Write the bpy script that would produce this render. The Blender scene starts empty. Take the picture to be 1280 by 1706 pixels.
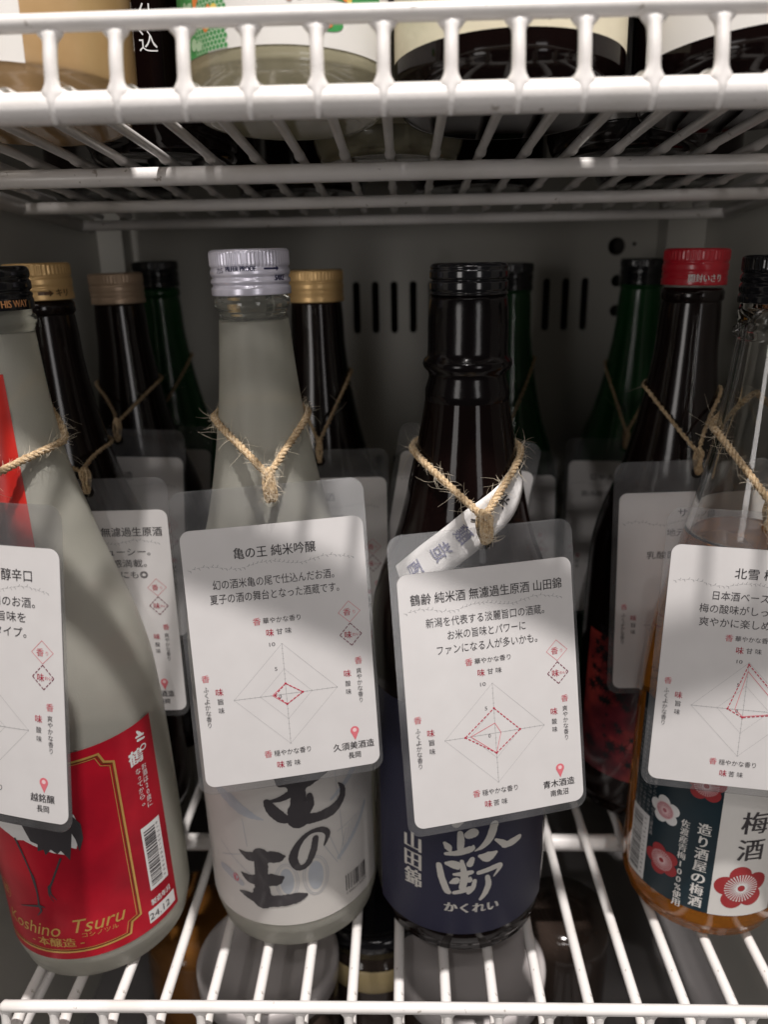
import bpy, bmesh, math, random
from mathutils import Vector, Matrix

R = math.radians
scene = bpy.context.scene
rnd = random.Random(7)

# ------------------------------------------------------------------ camera
def cam_axes(pitch, yaw, roll):
    p, y, r = R(pitch), R(yaw), R(roll)
    fw = Vector((-math.sin(y)*math.cos(p), math.cos(y)*math.cos(p), -math.sin(p)))
    rt = fw.cross(Vector((0, 0, 1))).normalized()
    up = rt.cross(fw)
    return rt*math.cos(r) - up*math.sin(r), up*math.cos(r) + rt*math.sin(r), fw
rt, up, fw = cam_axes(18.3, 1.7, 1.1)
cam_data = bpy.data.cameras.new('camera')
cam = bpy.data.objects.new('camera', cam_data)
scene.collection.objects.link(cam)
cam.matrix_world = Matrix(((rt.x, up.x, -fw.x, 0), (rt.y, up.y, -fw.y, 0), (rt.z, up.z, -fw.z, 0), (0, 0, 0, 1)))
cam_data.sensor_fit = 'VERTICAL'
cam_data.sensor_height = 36.0
cam_data.lens = 36.0*1282/1706
cam_data.clip_start = 0.01
cam_data.clip_end = 20
cam_data.dof.use_dof = True
cam_data.dof.focus_distance = 0.292
cam_data.dof.aperture_fstop = 8.5
scene.camera = cam

# ------------------------------------------------------------------ world, lamps, exposure
world = bpy.data.worlds.new('World')
scene.world = world
world.use_nodes = True
bg = world.node_tree.nodes['Background']
bg.inputs[0].default_value = (1.0, 0.93, 0.88, 1)
bg.inputs[1].default_value = 0.05

def lamp(name, direction, dist, target, power, sx, sy, color):
    l = bpy.data.lights.new(name, 'AREA')
    l.shape = 'RECTANGLE'; l.size = sx; l.size_y = sy
    l.energy = power; l.color = color
    o = bpy.data.objects.new(name, l)
    scene.collection.objects.link(o)
    d = Vector(direction).normalized()
    o.location = Vector(target) + d*dist
    o.rotation_euler = d.to_track_quat('Z', 'Y').to_euler()
    return o
lamp('ceiling_spot', (0.085, -0.215, 0.972), 1.6, (0, 0.27, -0.15), 38, 0.05, 0.04, (1.0, 0.95, 0.915))
lamp('aisle_spot', (-0.085, -0.743, 0.669), 1.6, (0, 0.30, 0.0), 2.6, 0.035, 0.03, (1.0, 0.95, 0.92))

lamp('aisle_strip', (0.05, -0.62, 0.78), 2.2, (0, 0.30, -0.05), 7, 1.1, 0.06, (1.0, 0.95, 0.92))
lamp('soft_fill_left', (-0.50, -0.86, 0.06), 2.0, (0, 0.32, -0.10), 5.4, 0.42, 0.9, (1.0, 0.95, 0.92))  # soft box added as frontal fill, leaves vertical streaks on the glass
lamp('soft_fill_right', (0.42, -0.90, 0.10), 2.0, (0, 0.32, -0.10), 3.6, 0.34, 0.9, (1.0, 0.96, 0.95))  # matching soft box added on the right, weaker fill
scene.view_settings.view_transform = 'Standard'
scene.view_settings.look = 'None'
scene.view_settings.exposure = 0.0
scene.view_settings.gamma = 1.0
scene.view_settings.use_curve_mapping = False
scene.render.engine = 'CYCLES'
cy = scene.cycles
cy.max_bounces = 14; cy.transmission_bounces = 12; cy.transparent_max_bounces = 16
cy.diffuse_bounces = 4; cy.glossy_bounces = 5
cy.caustics_refractive = True; cy.caustics_reflective = False
cy.use_denoising = True
cy.sample_clamp_indirect = 4.0
cy.blur_glossy = 1.0

# ------------------------------------------------------------------ materials
def mat(name, col, rough=0.5, metal=0.0, coat=0.0, trans=0.0, ior=1.45, noise=None, bump=None, spec=0.5, sss=0.0, coat_rough=0.05):
    m = bpy.data.materials.new(name)
    m.use_nodes = True
    nt = m.node_tree
    b = nt.nodes['Principled BSDF']
    b.inputs['Base Color'].default_value = (*col, 1)
    b.inputs['Roughness'].default_value = rough
    b.inputs['Metallic'].default_value = metal
    b.inputs['Coat Weight'].default_value = coat
    b.inputs['Coat Roughness'].default_value = coat_rough
    b.inputs['Transmission Weight'].default_value = trans
    b.inputs['IOR'].default_value = ior
    b.inputs['Specular IOR Level'].default_value = spec
    if sss:
        b.inputs['Subsurface Weight'].default_value = sss
        b.inputs['Subsurface Scale'].default_value = 0.004
    tc = nt.nodes.new('ShaderNodeTexCoord')
    if noise:                                       # (scale, second colour, low, high)
        n = nt.nodes.new('ShaderNodeTexNoise'); n.inputs['Scale'].default_value = noise[0]
        n.inputs['Detail'].default_value = 6
        nt.links.new(tc.outputs['Object'], n.inputs['Vector'])
        cr = nt.nodes.new('ShaderNodeValToRGB')
        cr.color_ramp.elements[0].position = noise[2]; cr.color_ramp.elements[1].position = noise[3]
        cr.color_ramp.elements[0].color = (*noise[1], 1); cr.color_ramp.elements[1].color = (*col, 1)
        nt.links.new(n.outputs['Fac'], cr.inputs['Fac'])
        nt.links.new(cr.outputs['Color'], b.inputs['Base Color'])
    if bump:                                        # (scale, strength, distance)
        n = nt.nodes.new('ShaderNodeTexNoise'); n.inputs['Scale'].default_value = bump[0]
        n.inputs['Detail'].default_value = 4
        nt.links.new(tc.outputs['Object'], n.inputs['Vector'])
        bp = nt.nodes.new('ShaderNodeBump'); bp.inputs['Strength'].default_value = bump[1]
        bp.inputs['Distance'].default_value = bump[2]
        nt.links.new(n.outputs['Fac'], bp.inputs['Height'])
        nt.links.new(bp.outputs['Normal'], b.inputs['Normal'])
    return m

def film_material():
    m = bpy.data.materials.new('laminate_film')
    m.use_nodes = True
    nt = m.node_tree; nt.nodes.clear()
    out = nt.nodes.new('ShaderNodeOutputMaterial')
    tr = nt.nodes.new('ShaderNodeBsdfTransparent'); tr.inputs[0].default_value = (0.93, 0.93, 0.93, 1)
    df = nt.nodes.new('ShaderNodeBsdfDiffuse'); df.inputs[0].default_value = (0.75, 0.75, 0.77, 1)
    tl = nt.nodes.new('ShaderNodeBsdfTranslucent'); tl.inputs[0].default_value = (0.75, 0.75, 0.77, 1)
    gl = nt.nodes.new('ShaderNodeBsdfGlossy'); gl.inputs['Roughness'].default_value = 0.12
    n = nt.nodes.new('ShaderNodeTexNoise'); n.inputs['Scale'].default_value = 60; n.inputs['Detail'].default_value = 5
    tc = nt.nodes.new('ShaderNodeTexCoord'); nt.links.new(tc.outputs['Object'], n.inputs['Vector'])
    mr = nt.nodes.new('ShaderNodeMapRange'); mr.inputs[1].default_value = 0.3; mr.inputs[2].default_value = 0.7
    mr.inputs[3].default_value = 0.06; mr.inputs[4].default_value = 0.12
    nt.links.new(n.outputs['Fac'], mr.inputs[0])
    mx0 = nt.nodes.new('ShaderNodeMixShader'); mx0.inputs[0].default_value = 0.3
    nt.links.new(df.outputs[0], mx0.inputs[1]); nt.links.new(tl.outputs[0], mx0.inputs[2])
    mx1 = nt.nodes.new('ShaderNodeMixShader')
    nt.links.new(mr.outputs[0], mx1.inputs[0]); nt.links.new(tr.outputs[0], mx1.inputs[1]); nt.links.new(mx0.outputs[0], mx1.inputs[2])
    fr = nt.nodes.new('ShaderNodeFresnel'); fr.inputs[0].default_value = 1.45
    mx2 = nt.nodes.new('ShaderNodeMixShader')
    nt.links.new(fr.outputs[0], mx2.inputs[0]); nt.links.new(mx1.outputs[0], mx2.inputs[1]); nt.links.new(gl.outputs[0], mx2.inputs[2])
    nt.links.new(mx2.outputs[0], out.inputs[0])
    return m

M = {}
M['shelf'] = mat('white_plastic_coating', (0.80, 0.77, 0.75), 0.32, coat=0.3, noise=(40, (0.72, 0.69, 0.66), 0.35, 0.55), bump=(350, 0.25, 0.0003), coat_rough=0.2)
def specks(m, dark):
    nt = m.node_tree; b = nt.nodes['Principled BSDF']
    tc = nt.nodes.new('ShaderNodeTexCoord'); n = nt.nodes.new('ShaderNodeTexNoise'); n.inputs['Scale'].default_value = 260; n.inputs['Detail'].default_value = 3
    cr = nt.nodes.new('ShaderNodeValToRGB'); cr.color_ramp.elements[0].position = 0.69; cr.color_ramp.elements[1].position = 0.74
    mx = nt.nodes.new('ShaderNodeMixRGB'); mx.inputs[2].default_value = (*dark, 1)
    nt.links.new(tc.outputs['Object'], n.inputs['Vector']); nt.links.new(n.outputs['Fac'], cr.inputs['Fac']); nt.links.new(cr.outputs['Color'], mx.inputs[0])
    src = b.inputs['Base Color'].links[0].from_socket
    nt.links.new(src, mx.inputs[1]); nt.links.new(mx.outputs[0], b.inputs['Base Color'])
specks(M['shelf'], (0.42, 0.38, 0.34))
M['wall'] = mat('fridge_liner', (0.52, 0.505, 0.46), 0.45, noise=(6, (0.46, 0.445, 0.405), 0.3, 0.7))
M['floor'] = mat('fridge_floor_liner', (0.20, 0.19, 0.19), 0.4, noise=(9, (0.14, 0.13, 0.13), 0.3, 0.7))
M['slot'] = mat('slot_shade_paint', (0.05, 0.045, 0.04), 0.9)  # dark colour standing for the shade inside the vent slots
M['card'] = mat('laminated_card', (0.84, 0.815, 0.81), 0.5, coat=0.35, noise=(90, (0.80, 0.775, 0.77), 0.3, 0.7), bump=(70, 0.12, 0.0004), coat_rough=0.18)
def translucent(m, f):
    nt = m.node_tree; b = nt.nodes['Principled BSDF']; out = nt.nodes['Material Output']
    tl = nt.nodes.new('ShaderNodeBsdfTranslucent'); tl.inputs[0].default_value = (0.85, 0.80, 0.74, 1)
    mx = nt.nodes.new('ShaderNodeMixShader'); mx.inputs[0].default_value = f
    nt.links.new(b.outputs[0], mx.inputs[1]); nt.links.new(tl.outputs[0], mx.inputs[2]); nt.links.new(mx.outputs[0], out.inputs[0])
translucent(M['card'], 0.22)
M['film'] = film_material()
M['ink'] = mat('black_ink', (0.05, 0.045, 0.05), 0.45, coat=0.2)
M['grey_ink'] = mat('grey_ink', (0.42, 0.41, 0.41), 0.5)
M['red_ink'] = mat('red_ink', (0.48, 0.035, 0.07), 0.45)
M['pink_ink'] = mat('pink_ink', (0.66, 0.16, 0.19), 0.45)
M['dark_red_ink'] = mat('dark_red_ink', (0.16, 0.015, 0.045), 0.45)
M['blush_ink'] = mat('blush_ink', (0.78, 0.55, 0.56), 0.5)
M['twine'] = mat('jute_twine', (0.64, 0.49, 0.31), 0.85, noise=(900, (0.33, 0.21, 0.11), 0.3, 0.62), bump=(2200, 0.8, 0.0004), spec=0.2)
M['fibre'] = mat('jute_fibre', (0.80, 0.70, 0.55), 0.6)
M['frosted'] = mat('frosted_glass', (0.88, 0.865, 0.77), 0.36, trans=0.70, ior=1.22, noise=(22, (0.80, 0.785, 0.69), 0.3, 0.7), bump=(1500, 0.35, 0.0002))
M['frosted_neck'] = M['frosted']
M['finish'] = mat('clear_glass_finish', (0.75, 0.76, 0.68), 0.06, trans=0.85, ior=1.45)
M['black_glass'] = mat('black_brown_glass', (0.005, 0.0022, 0.002), 0.08, spec=0.28, bump=(60, 0.08, 0.0008))
M['brown_glass'] = mat('dark_brown_glass', (0.008, 0.004, 0.0035), 0.14, bump=(60, 0.1, 0.0008))
M['green_glass'] = mat('dark_green_glass', (0.008, 0.065, 0.016), 0.15, bump=(50, 0.1, 0.0008))
M['clear_glass'] = mat('clear_glass', (0.97, 0.97, 0.95), 0.015, trans=1.0, ior=1.47)
M['plum'] = mat('amber_plum_wine', (0.78, 0.29, 0.035), 0.03, trans=0.74, ior=1.30, coat=0.6)
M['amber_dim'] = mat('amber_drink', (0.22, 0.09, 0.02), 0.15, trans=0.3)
M['white_cap'] = mat('white_cap_paint', (0.80, 0.78, 0.90), 0.30, metal=0.30, coat=0.6)
M['black_cap'] = mat('black_cap_paint', (0.008, 0.008, 0.010), 0.14, coat=0.3)
M['sleeve'] = mat('black_shrink_sleeve', (0.004, 0.0025, 0.003), 0.17, coat=0.0, spec=0.38, bump=(120, 0.2, 0.0006))
M['gold_cap'] = mat('gold_cap_paint', (0.85, 0.56, 0.25), 0.36, metal=0.35)
M['bronze_cap'] = mat('bronze_cap_paint', (0.50, 0.36, 0.25), 0.40, metal=0.3)
M['red_cap'] = mat('red_cap_paint', (0.50, 0.014, 0.028), 0.32, coat=0.3)
M['navy_ink'] = mat('navy_ink', (0.015, 0.015, 0.07), 0.4)
M['indigo_ink'] = mat('indigo_stamp_ink', (0.15, 0.15, 0.26), 0.5)
M['cream_ink'] = mat('cream_ink', (0.75, 0.65, 0.42), 0.4)
M['orange_ink'] = mat('orange_ink', (0.65, 0.30, 0.12), 0.35)
M['white_ink'] = mat('white_ink', (0.75, 0.74, 0.73), 0.45)
M['gold_ink'] = mat('gold_foil_ink', (0.72, 0.45, 0.13), 0.3, metal=0.5)
M['brown_ink'] = mat('brown_ink', (0.12, 0.05, 0.01), 0.4)
M['silver_ink'] = mat('silver_foil_ink', (0.66, 0.64, 0.60), 0.35, metal=0.35, bump=(300, 0.2, 0.0003))
M['red_label'] = mat('red_foil_label', (0.60, 0.010, 0.030), 0.32, metal=0.35, noise=(30, (0.36, 0.006, 0.02), 0.35, 0.65), bump=(60, 0.15, 0.0012))
M['pale_label'] = mat('pale_grey_label', (0.64, 0.61, 0.575), 0.45, noise=(18, (0.52, 0.50, 0.48), 0.3, 0.7))
M['mid_ink'] = mat('mid_grey_ink', (0.16, 0.15, 0.16), 0.5)
M['wash_blue'] = mat('blue_grey_wash', (0.40, 0.42, 0.46), 0.5, noise=(120, (0.43, 0.45, 0.48), 0.35, 0.65))
M['wash_line'] = mat('grey_line_wash', (0.40, 0.41, 0.44), 0.5)
M['navy_label'] = mat('navy_cloth_label', (0.020, 0.021, 0.048), 0.5, bump=(900, 0.3, 0.0003), noise=(30, (0.017, 0.017, 0.045), 0.3, 0.7))
M['teal_label'] = mat('dark_teal_label', (0.010, 0.026, 0.036), 0.35)
M['white_label'] = mat('white_paper_label', (0.72, 0.70, 0.67), 0.5)
M['petal_red'] = mat('petal_red', (0.36, 0.03, 0.035), 0.45)
M['petal_pink'] = mat('petal_pink', (0.48, 0.14, 0.17), 0.45)
M['cream_label'] = mat('cream_washi_label', (0.72, 0.66, 0.50), 0.55, bump=(250, 0.3, 0.0004), noise=(50, (0.63, 0.57, 0.42), 0.3, 0.6))
M['ribbon'] = mat('white_paper_strip', (0.74, 0.72, 0.71), 0.5, bump=(160, 0.25, 0.0005))
M['red_strip'] = mat('red_seal_strip', (0.52, 0.02, 0.012), 0.35, bump=(70, 0.3, 0.001), noise=(60, (0.40, 0.012, 0.008), 0.3, 0.7))
M['tan_sake'] = mat('tan_cloudy_glass', (0.46, 0.30, 0.15), 0.25, coat=0.5, noise=(70, (0.38, 0.24, 0.11), 0.3, 0.7))
M['pale_sake'] = mat('pale_cloudy_glass', (0.42, 0.39, 0.27), 0.2, coat=0.6, trans=0.25, noise=(45, (0.36, 0.33, 0.22), 0.3, 0.7))
M['green_print'] = mat('green_print', (0.05, 0.28, 0.08), 0.5)
M['light_green'] = mat('light_green_print', (0.38, 0.55, 0.36), 0.5)
M['orange_print'] = mat('orange_print', (0.75, 0.22, 0.05), 0.5)
M['yellow_print'] = mat('yellow_print', (0.75, 0.55, 0.12), 0.5)
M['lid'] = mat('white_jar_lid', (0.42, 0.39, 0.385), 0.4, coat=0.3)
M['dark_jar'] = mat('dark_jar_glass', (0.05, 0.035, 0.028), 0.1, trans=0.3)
M['gold_band'] = mat('gold_band_label', (0.45, 0.35, 0.18), 0.4)

# ------------------------------------------------------------------ object helpers
def link(o): scene.collection.objects.link(o)
def tag_props(o, label=None, cat=None, group=None, kind=None):
    if label: o['label'] = label
    if cat: o['category'] = cat
    if group: o['group'] = group
    if kind: o['kind'] = kind
    return o
def thing(name, label, cat, loc=(0, 0, 0), rot=(0, 0, 0), group=None):
    o = bpy.data.objects.new(name, None)
    o.empty_display_size = 0.01
    o.location = loc; o.rotation_euler = rot
    link(o)
    return tag_props(o, label, cat, group)
def obj_from(name, me, m, parent=None):
    o = bpy.data.objects.new(name, me)
    if m and not me.materials: me.materials.append(m)
    link(o)
    if parent: o.parent = parent
    return o

class MB:
    def __init__(s): s.v = []; s.f = []
    def add(s, vs, fs):
        n = len(s.v); s.v += [tuple(p) for p in vs]; s.f += [tuple(i+n for i in f) for f in fs]
    def box(s, lo, hi):
        x0, y0, z0 = lo; x1, y1, z1 = hi
        s.add([(x0,y0,z0),(x1,y0,z0),(x1,y1,z0),(x0,y1,z0),(x0,y0,z1),(x1,y0,z1),(x1,y1,z1),(x0,y1,z1)],
              [(0,3,2,1),(4,5,6,7),(0,1,5,4),(1,2,6,5),(2,3,7,6),(3,0,4,7)])
    def lathe(s, prof, seg=64, mod=None, close=True):
        vs = []; fs = []
        for k, (r, z) in enumerate(prof):
            for i in range(seg):
                a = 2*math.pi*i/seg
                rr = r + (mod(k, i, z) if mod else 0)
                vs.append((rr*math.sin(a), -rr*math.cos(a), z))
        for k in range(len(prof)-1):
            for i in range(seg):
                j = (i+1) % seg
                fs.append((k*seg+i, k*seg+j, (k+1)*seg+j, (k+1)*seg+i))
        if close:
            fs.append(tuple(range(seg-1, -1, -1)))
            fs.append(tuple((len(prof)-1)*seg+i for i in range(seg)))
        s.add(vs, fs)
    def tube(s, pts, rad, seg=8, flat=None, caps=True):
        pts = [Vector(p) for p in pts]
        n = len(pts)
        t0 = (pts[1]-pts[0]).normalized()
        ref = Vector((0, 0, 1)) if abs(t0.z) < 0.9 else Vector((1, 0, 0))
        nrm = t0.cross(ref).normalized()
        vs = []; fs = []
        for k in range(n):
            t = (pts[min(k+1, n-1)]-pts[max(k-1, 0)])
            t = t.normalized() if t.length > 1e-9 else t0
            nrm = (nrm - t*nrm.dot(t)).normalized()
            bn = t.cross(nrm)
            r = rad(k/(n-1)) if callable(rad) else rad
            ra, rb = (r if isinstance(r, tuple) else (r, r))
            for i in range(seg):
                a = 2*math.pi*i/seg
                vs.append(pts[k] + nrm*(ra*math.cos(a)) + bn*(rb*math.sin(a)))
        for k in range(n-1):
            for i in range(seg):
                j = (i+1) % seg
                fs.append((k*seg+i, (k+1)*seg+i, (k+1)*seg+j, k*seg+j))
        if caps:
            fs.append(tuple(range(seg))); fs.append(tuple((n-1)*seg+i for i in range(seg-1, -1, -1)))
        s.add(vs, fs)
    def build(s, name, m, parent=None, smooth=True, angle=None):
        me = bpy.data.meshes.new(name)
        me.from_pydata(s.v, [], s.f); me.update()
        if smooth:
            me.polygons.foreach_set('use_smooth', [True]*len(me.polygons))
            if angle:
                try: me.set_sharp_from_angle(angle=R(angle))
                except Exception: pass
        return obj_from(name, me, m, parent)

def spline(pts, n):
    """Catmull-Rom through points of any dimension"""
    out = []
    P = [pts[0]] + list(pts) + [pts[-1]]
    for i in range(1, len(P)-2):
        a, b, c, d = P[i-1], P[i], P[i+1], P[i+2]
        for k in range(n):
            t = k/n
            out.append(tuple(0.5*((2*b[j]) + (-a[j]+c[j])*t + (2*a[j]-5*b[j]+4*c[j]-d[j])*t*t + (-a[j]+3*b[j]-3*c[j]+d[j])*t**3) for j in range(len(b))))
    out.append(tuple(pts[-1]))
    return out

def rounded_loop(x0, z0, x1, z1, r, n=8):
    out = []
    for cx, cz, a0 in ((x1-r, z1-r, 0), (x0+r, z1-r, 90), (x0+r, z0+r, 180), (x1-r, z0+r, 270)):
        for k in range(n+1):
            a = R(a0 + 90*k/n); out.append((cx+r*math.cos(a), cz+r*math.sin(a)))
    return out

def plate(name, loops, y0, y1, m, parent=None):
    """flat plate in the XZ plane with holes; loops[0] outer, others holes; thickness from y0 to y1"""
    c = bpy.data.curves.new(name, 'CURVE'); c.dimensions = '2D'; c.fill_mode = 'BOTH'
    for lp in loops:
        sp = c.splines.new('POLY'); sp.points.add(len(lp)-1)
        for k, (x, z) in enumerate(lp): sp.points[k].co = (x, z, 0, 1)
        sp.use_cyclic_u = True
    c.extrude = abs(y1-y0)/2
    o = bpy.data.objects.new('tmp', c)
    me = bpy.data.meshes.new_from_object(o)
    bpy.data.objects.remove(o)
    for v in me.vertices:
        x, z, t = v.co
        v.co = (x, (y0+y1)/2 - t, z)
    me.name = name; me.materials.clear(); me.update()
    return obj_from(name, me, m, parent)

# ------------------------------------------------------------------ flat print (lettering, drawings)
_cache = {}
def glyphs(txt):
    if txt not in _cache:
        c = bpy.data.curves.new('t', 'FONT'); c.body = txt; c.size = 1; c.resolution_u = 3
        o = bpy.data.objects.new('t', c)
        me = bpy.data.meshes.new_from_object(o)
        vs = [(v.co.x, v.co.y) for v in me.vertices]; fs = [tuple(p.vertices) for p in me.polygons]
        bpy.data.objects.remove(o); bpy.data.meshes.remove(me); bpy.data.curves.remove(c)
        _cache[txt] = (vs, fs)
    return _cache[txt]

class Print:
    """2-D artwork in mm, per colour; mapped onto a surface when built"""
    def __init__(s): s.c = {}
    def add(s, col, vs, fs):
        V, F = s.c.setdefault(col, ([], []))
        n = len(V); V += vs; F += [tuple(i+n for i in f) for f in fs]
    def text(s, col, txt, x, z, size, width=None, align='C', rot=0, shear=0, bold=0):
        """size = height of a full-width character in mm, (x, z) the centre of the line"""
        vs, fs = glyphs(txt)
        if not vs: return
        x0 = min(v[0] for v in vs); x1 = max(v[0] for v in vs)
        z0, z1 = -0.10, 0.82
        k = size/0.92
        kx = width/(x1-x0) if width else k
        ox = {'C': (x0+x1)/2, 'L': x0, 'R': x1}[align]
        ca, sa = math.cos(R(rot)), math.sin(R(rot))
        for dx in ((0,) if not bold else (-bold, bold)):
            out = []
            for a, b in vs:
                px = (a-ox)*kx + shear*(b-0.36)*k + dx; pz = (b-(z0+z1)/2)*k
                out.append((x + px*ca - pz*sa, z + px*sa + pz*ca))
            s.add(col, out, fs)
    def vtext(s, col, txt, x, z_top, size, pitch=None, dx=0, bold=0, rot=0):
        pitch = pitch or size*1.08
        for i, ch in enumerate(txt):
            if ch == ' ': continue
            s.text(col, ch, x + dx*i, z_top - size/2 - i*pitch, size, width=(None if ch in '0123456789%' else size*0.9 if ch not in 'くりょっ、。' else size*0.55), bold=bold, rot=rot)
    def line(s, col, pts, w, closed=False, dash=None):
        P = list(pts) + ([pts[0]] if closed else [])
        for a, b in zip(P[:-1], P[1:]):
            L = math.hypot(b[0]-a[0], b[1]-a[1])
            if L < 1e-6: continue
            ux, uz = (b[0]-a[0])/L, (b[1]-a[1])/L
            segs = [(0, L)]
            if dash:
                segs = []; t = 0
                while t < L: segs.append((t, min(L, t+dash[0]))); t += dash[0]+dash[1]
            for t0, t1 in segs:
                e = 0 if dash else w*0.3
                p = (a[0]+ux*(t0-e), a[1]+uz*(t0-e)); q = (a[0]+ux*(t1+e), a[1]+uz*(t1+e))
                nx, nz = -uz*w/2, ux*w/2
                s.add(col, [(p[0]+nx, p[1]+nz), (p[0]-nx, p[1]-nz), (q[0]-nx, q[1]-nz), (q[0]+nx, q[1]+nz)], [(0, 1, 2, 3)])
    def poly(s, col, pts): s.add(col, list(pts), [tuple(range(len(pts)))])
    def disc(s, col, x, z, r, n=20, rz=None):
        rz = rz or r
        s.poly(col, [(x+r*math.cos(2*math.pi*i/n), z+rz*math.sin(2*math.pi*i/n)) for i in range(n)])
    def ring(s, col, x, z, r, w, n=40, rz=None):
        rz = rz or r
        s.line(col, [(x+r*math.cos(2*math.pi*i/n), z+rz*math.sin(2*math.pi*i/n)) for i in range(n)], w, closed=True)
    def rect(s, col, x0, z0, x1, z1): s.poly(col, [(x0, z0), (x1, z0), (x1, z1), (x0, z1)])
    def stroke(s, col, pts, rough=0.06, n=10):
        """brush stroke: pts (x, z, width)"""
        S = spline(pts, n)
        L = []; Rr = []
        for k, (x, z, w) in enumerate(S):
            a = S[max(k-1, 0)]; b = S[min(k+1, len(S)-1)]
            tx, tz = b[0]-a[0], b[1]-a[1]; l = math.hypot(tx, tz) or 1
            j1 = 1 + rnd.uniform(-rough, rough); j2 = 1 + rnd.uniform(-rough, rough)
            L.append((x - tz/l*w/2*j1, z + tx/l*w/2*j1)); Rr.append((x + tz/l*w/2*j2, z - tx/l*w/2*j2))
        m = len(S)
        s.add(col, L+Rr, [(k, m+k, m+k+1, k+1) for k in range(m-1)])
        for k in (0, m-1):
            x, z, w = S[k]
            if w > 0.3: s.disc(col, x, z, w/2*0.97, 12)
    def barcode(s, x0, z0, x1, z1, vertical=True, box=True, ink='ink', seed=1):
        rr = random.Random(seed)
        if box: s.rect('white_ink', x0, z0, x1, z1)
        if vertical:                                # bars run across, stacked along z
            z = z0 + (z1-z0)*0.06
            while z < z1 - (z1-z0)*0.08:
                w = rr.choice((0.3, 0.3, 0.55, 0.8)); s.rect(ink, x0+(x1-x0)*0.1, z, x0+(x1-x0)*0.68, z+w); z += w + rr.choice((0.35, 0.5, 0.8))
            for i in range(13):
                s.text(ink, '4987402135716'[i], x0+(x1-x0)*0.82, z0+(z1-z0)*(0.08+0.84*i/12), 1.9, rot=-90)
        else:
            x = x0 + (x1-x0)*0.05
            while x < x1 - (x1-x0)*0.06:
                w = rr.choice((0.3, 0.3, 0.55, 0.8)); s.rect(ink, x, z0+(z1-z0)*0.22, x+w, z1-(z1-z0)*0.05); x += w + rr.choice((0.35, 0.5, 0.8))
            s.text(ink, '4 990413 002171', (x0+x1)/2, z0+(z1-z0)*0.09, 1.8, width=(x1-x0)*0.9)
    def build(s, mapfn, parent, layers=None, cut=None, names=None, stuff=True):
        for col, (V, F) in s.c.items():
            lay = (layers or {}).get(col, 0)
            me = bpy.data.meshes.new('lettering')
            me.from_pydata([(x, 0, z) for x, z in V], [], F)
            if cut:
                bm = bmesh.new(); bm.from_mesh(me)
                xs = [v[0] for v in V]; x = math.floor(min(xs)/cut)*cut + cut
                while x < max(xs):
                    bmesh.ops.bisect_plane(bm, geom=bm.verts[:]+bm.edges[:]+bm.faces[:], plane_co=(x, 0, 0), plane_no=(1, 0, 0)); x += cut
                bm.to_mesh(me); bm.free()
            for v in me.vertices: v.co = mapfn(v.co.x, v.co.z, lay)
            me.update()
            o = obj_from((names or {}).get(col, 'lettering'), me, M[col], parent)
            if stuff: o['kind'] = 'stuff'
        s.c = {}

# ------------------------------------------------------------------ shared shapes
def interp(prof, z):
    """radius of a profile (r, z) list at height z"""
    for (r0, z0), (r1, z1) in zip(prof[:-1], prof[1:]):
        if z0 <= z <= z1 and z1 > z0: return r0 + (r1-r0)*(z-z0)/(z1-z0)
    return prof[-1][0] if z > prof[-1][1] else prof[0][0]

def body_profile(pts, base_r):
    """base curve plus smooth body, mm -> m"""
    p = [(0.5, 1.6), (base_r-10, 1.2), (base_r-6, 0.0), (base_r-3, 0.3), (base_r-1, 1.6)]
    p += spline(pts, 5)
    return [(r/1000, z/1000) for r, z in p]

DECK = -0.30                      # top of the lower shelf rods

def cyl_map(r, z0=0.0):
    def f(s, z, lay):
        a = s/1000/r; rr = r + 0.00016 + lay*0.00005
        return (rr*math.sin(a), -rr*math.cos(a), z/1000+z0)
    return f
def prof_map(prof, lift=0.0002):
    def f(s, z, lay):
        r = interp(prof, z/1000) ; a = s/1000/r; rr = r + lift + lay*0.00005
        return (rr*math.sin(a), -rr*math.cos(a), z/1000)
    return f
def wrap(name, r, a0, a1, z0, z1, m, parent, lift=0.0001, th=0.0, prof=None, skew=0.0):
    """paper label wrapped on a cylinder, angles in degrees, z in mm"""
    mb = MB(); n = max(8, int(abs(a1-a0)/3)); rows = 14 if prof else 1
    vs = []; fs = []
    for k in range(rows+1):
        z = (z0 + (z1-z0)*k/rows)/1000
        for i in range(n+1):
            a = R(a0 + (a1-a0)*i/n)
            rr = (interp(prof, z) if prof else r) + lift
            vs.append((rr*math.sin(a), -rr*math.cos(a), z + skew*(a)*0.001))
    for k in range(rows):
        for i in range(n):
            q = k*(n+1)+i; fs.append((q, q+1, q+n+2, q+n+1))
    mb.add(vs, fs)
    return mb.build(name, m, parent)

def cap_mesh(r, h, z0, ribs=0, seg=96, waves=(), top_round=1.2, band=0.32):
    """screw cap from z0 up, mm; waves = list of (z fraction, depth mm) grooves; the top part carries ribs"""
    prof = []
    n = 34
    for k in range(n+1):
        t = k/n; z = z0 + h*t; rr = r
        for f, d in waves:
            rr -= d*math.exp(-((t-f)/0.035)**2)
        if z > z0+h-top_round:
            q = (z-(z0+h-top_round))/top_round; rr -= top_round*(1-math.sqrt(max(0, 1-q*q)))*0.9
        prof.append((rr/1000, z/1000))
    prof = [((r-1.5)/1000, z0/1000)] + prof + [((r-top_round-1.5)/1000, (z0+h)/1000)]
    def mod(k, i, z):
        t = (z*1000-z0)/h
        if ribs and (1-band) < t < 0.93: return -0.00034 if (i*ribs*2//seg) % 2 else 0.0
        return 0
    mb = MB(); mb.lathe(prof, seg, mod)
    return mb

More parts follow.
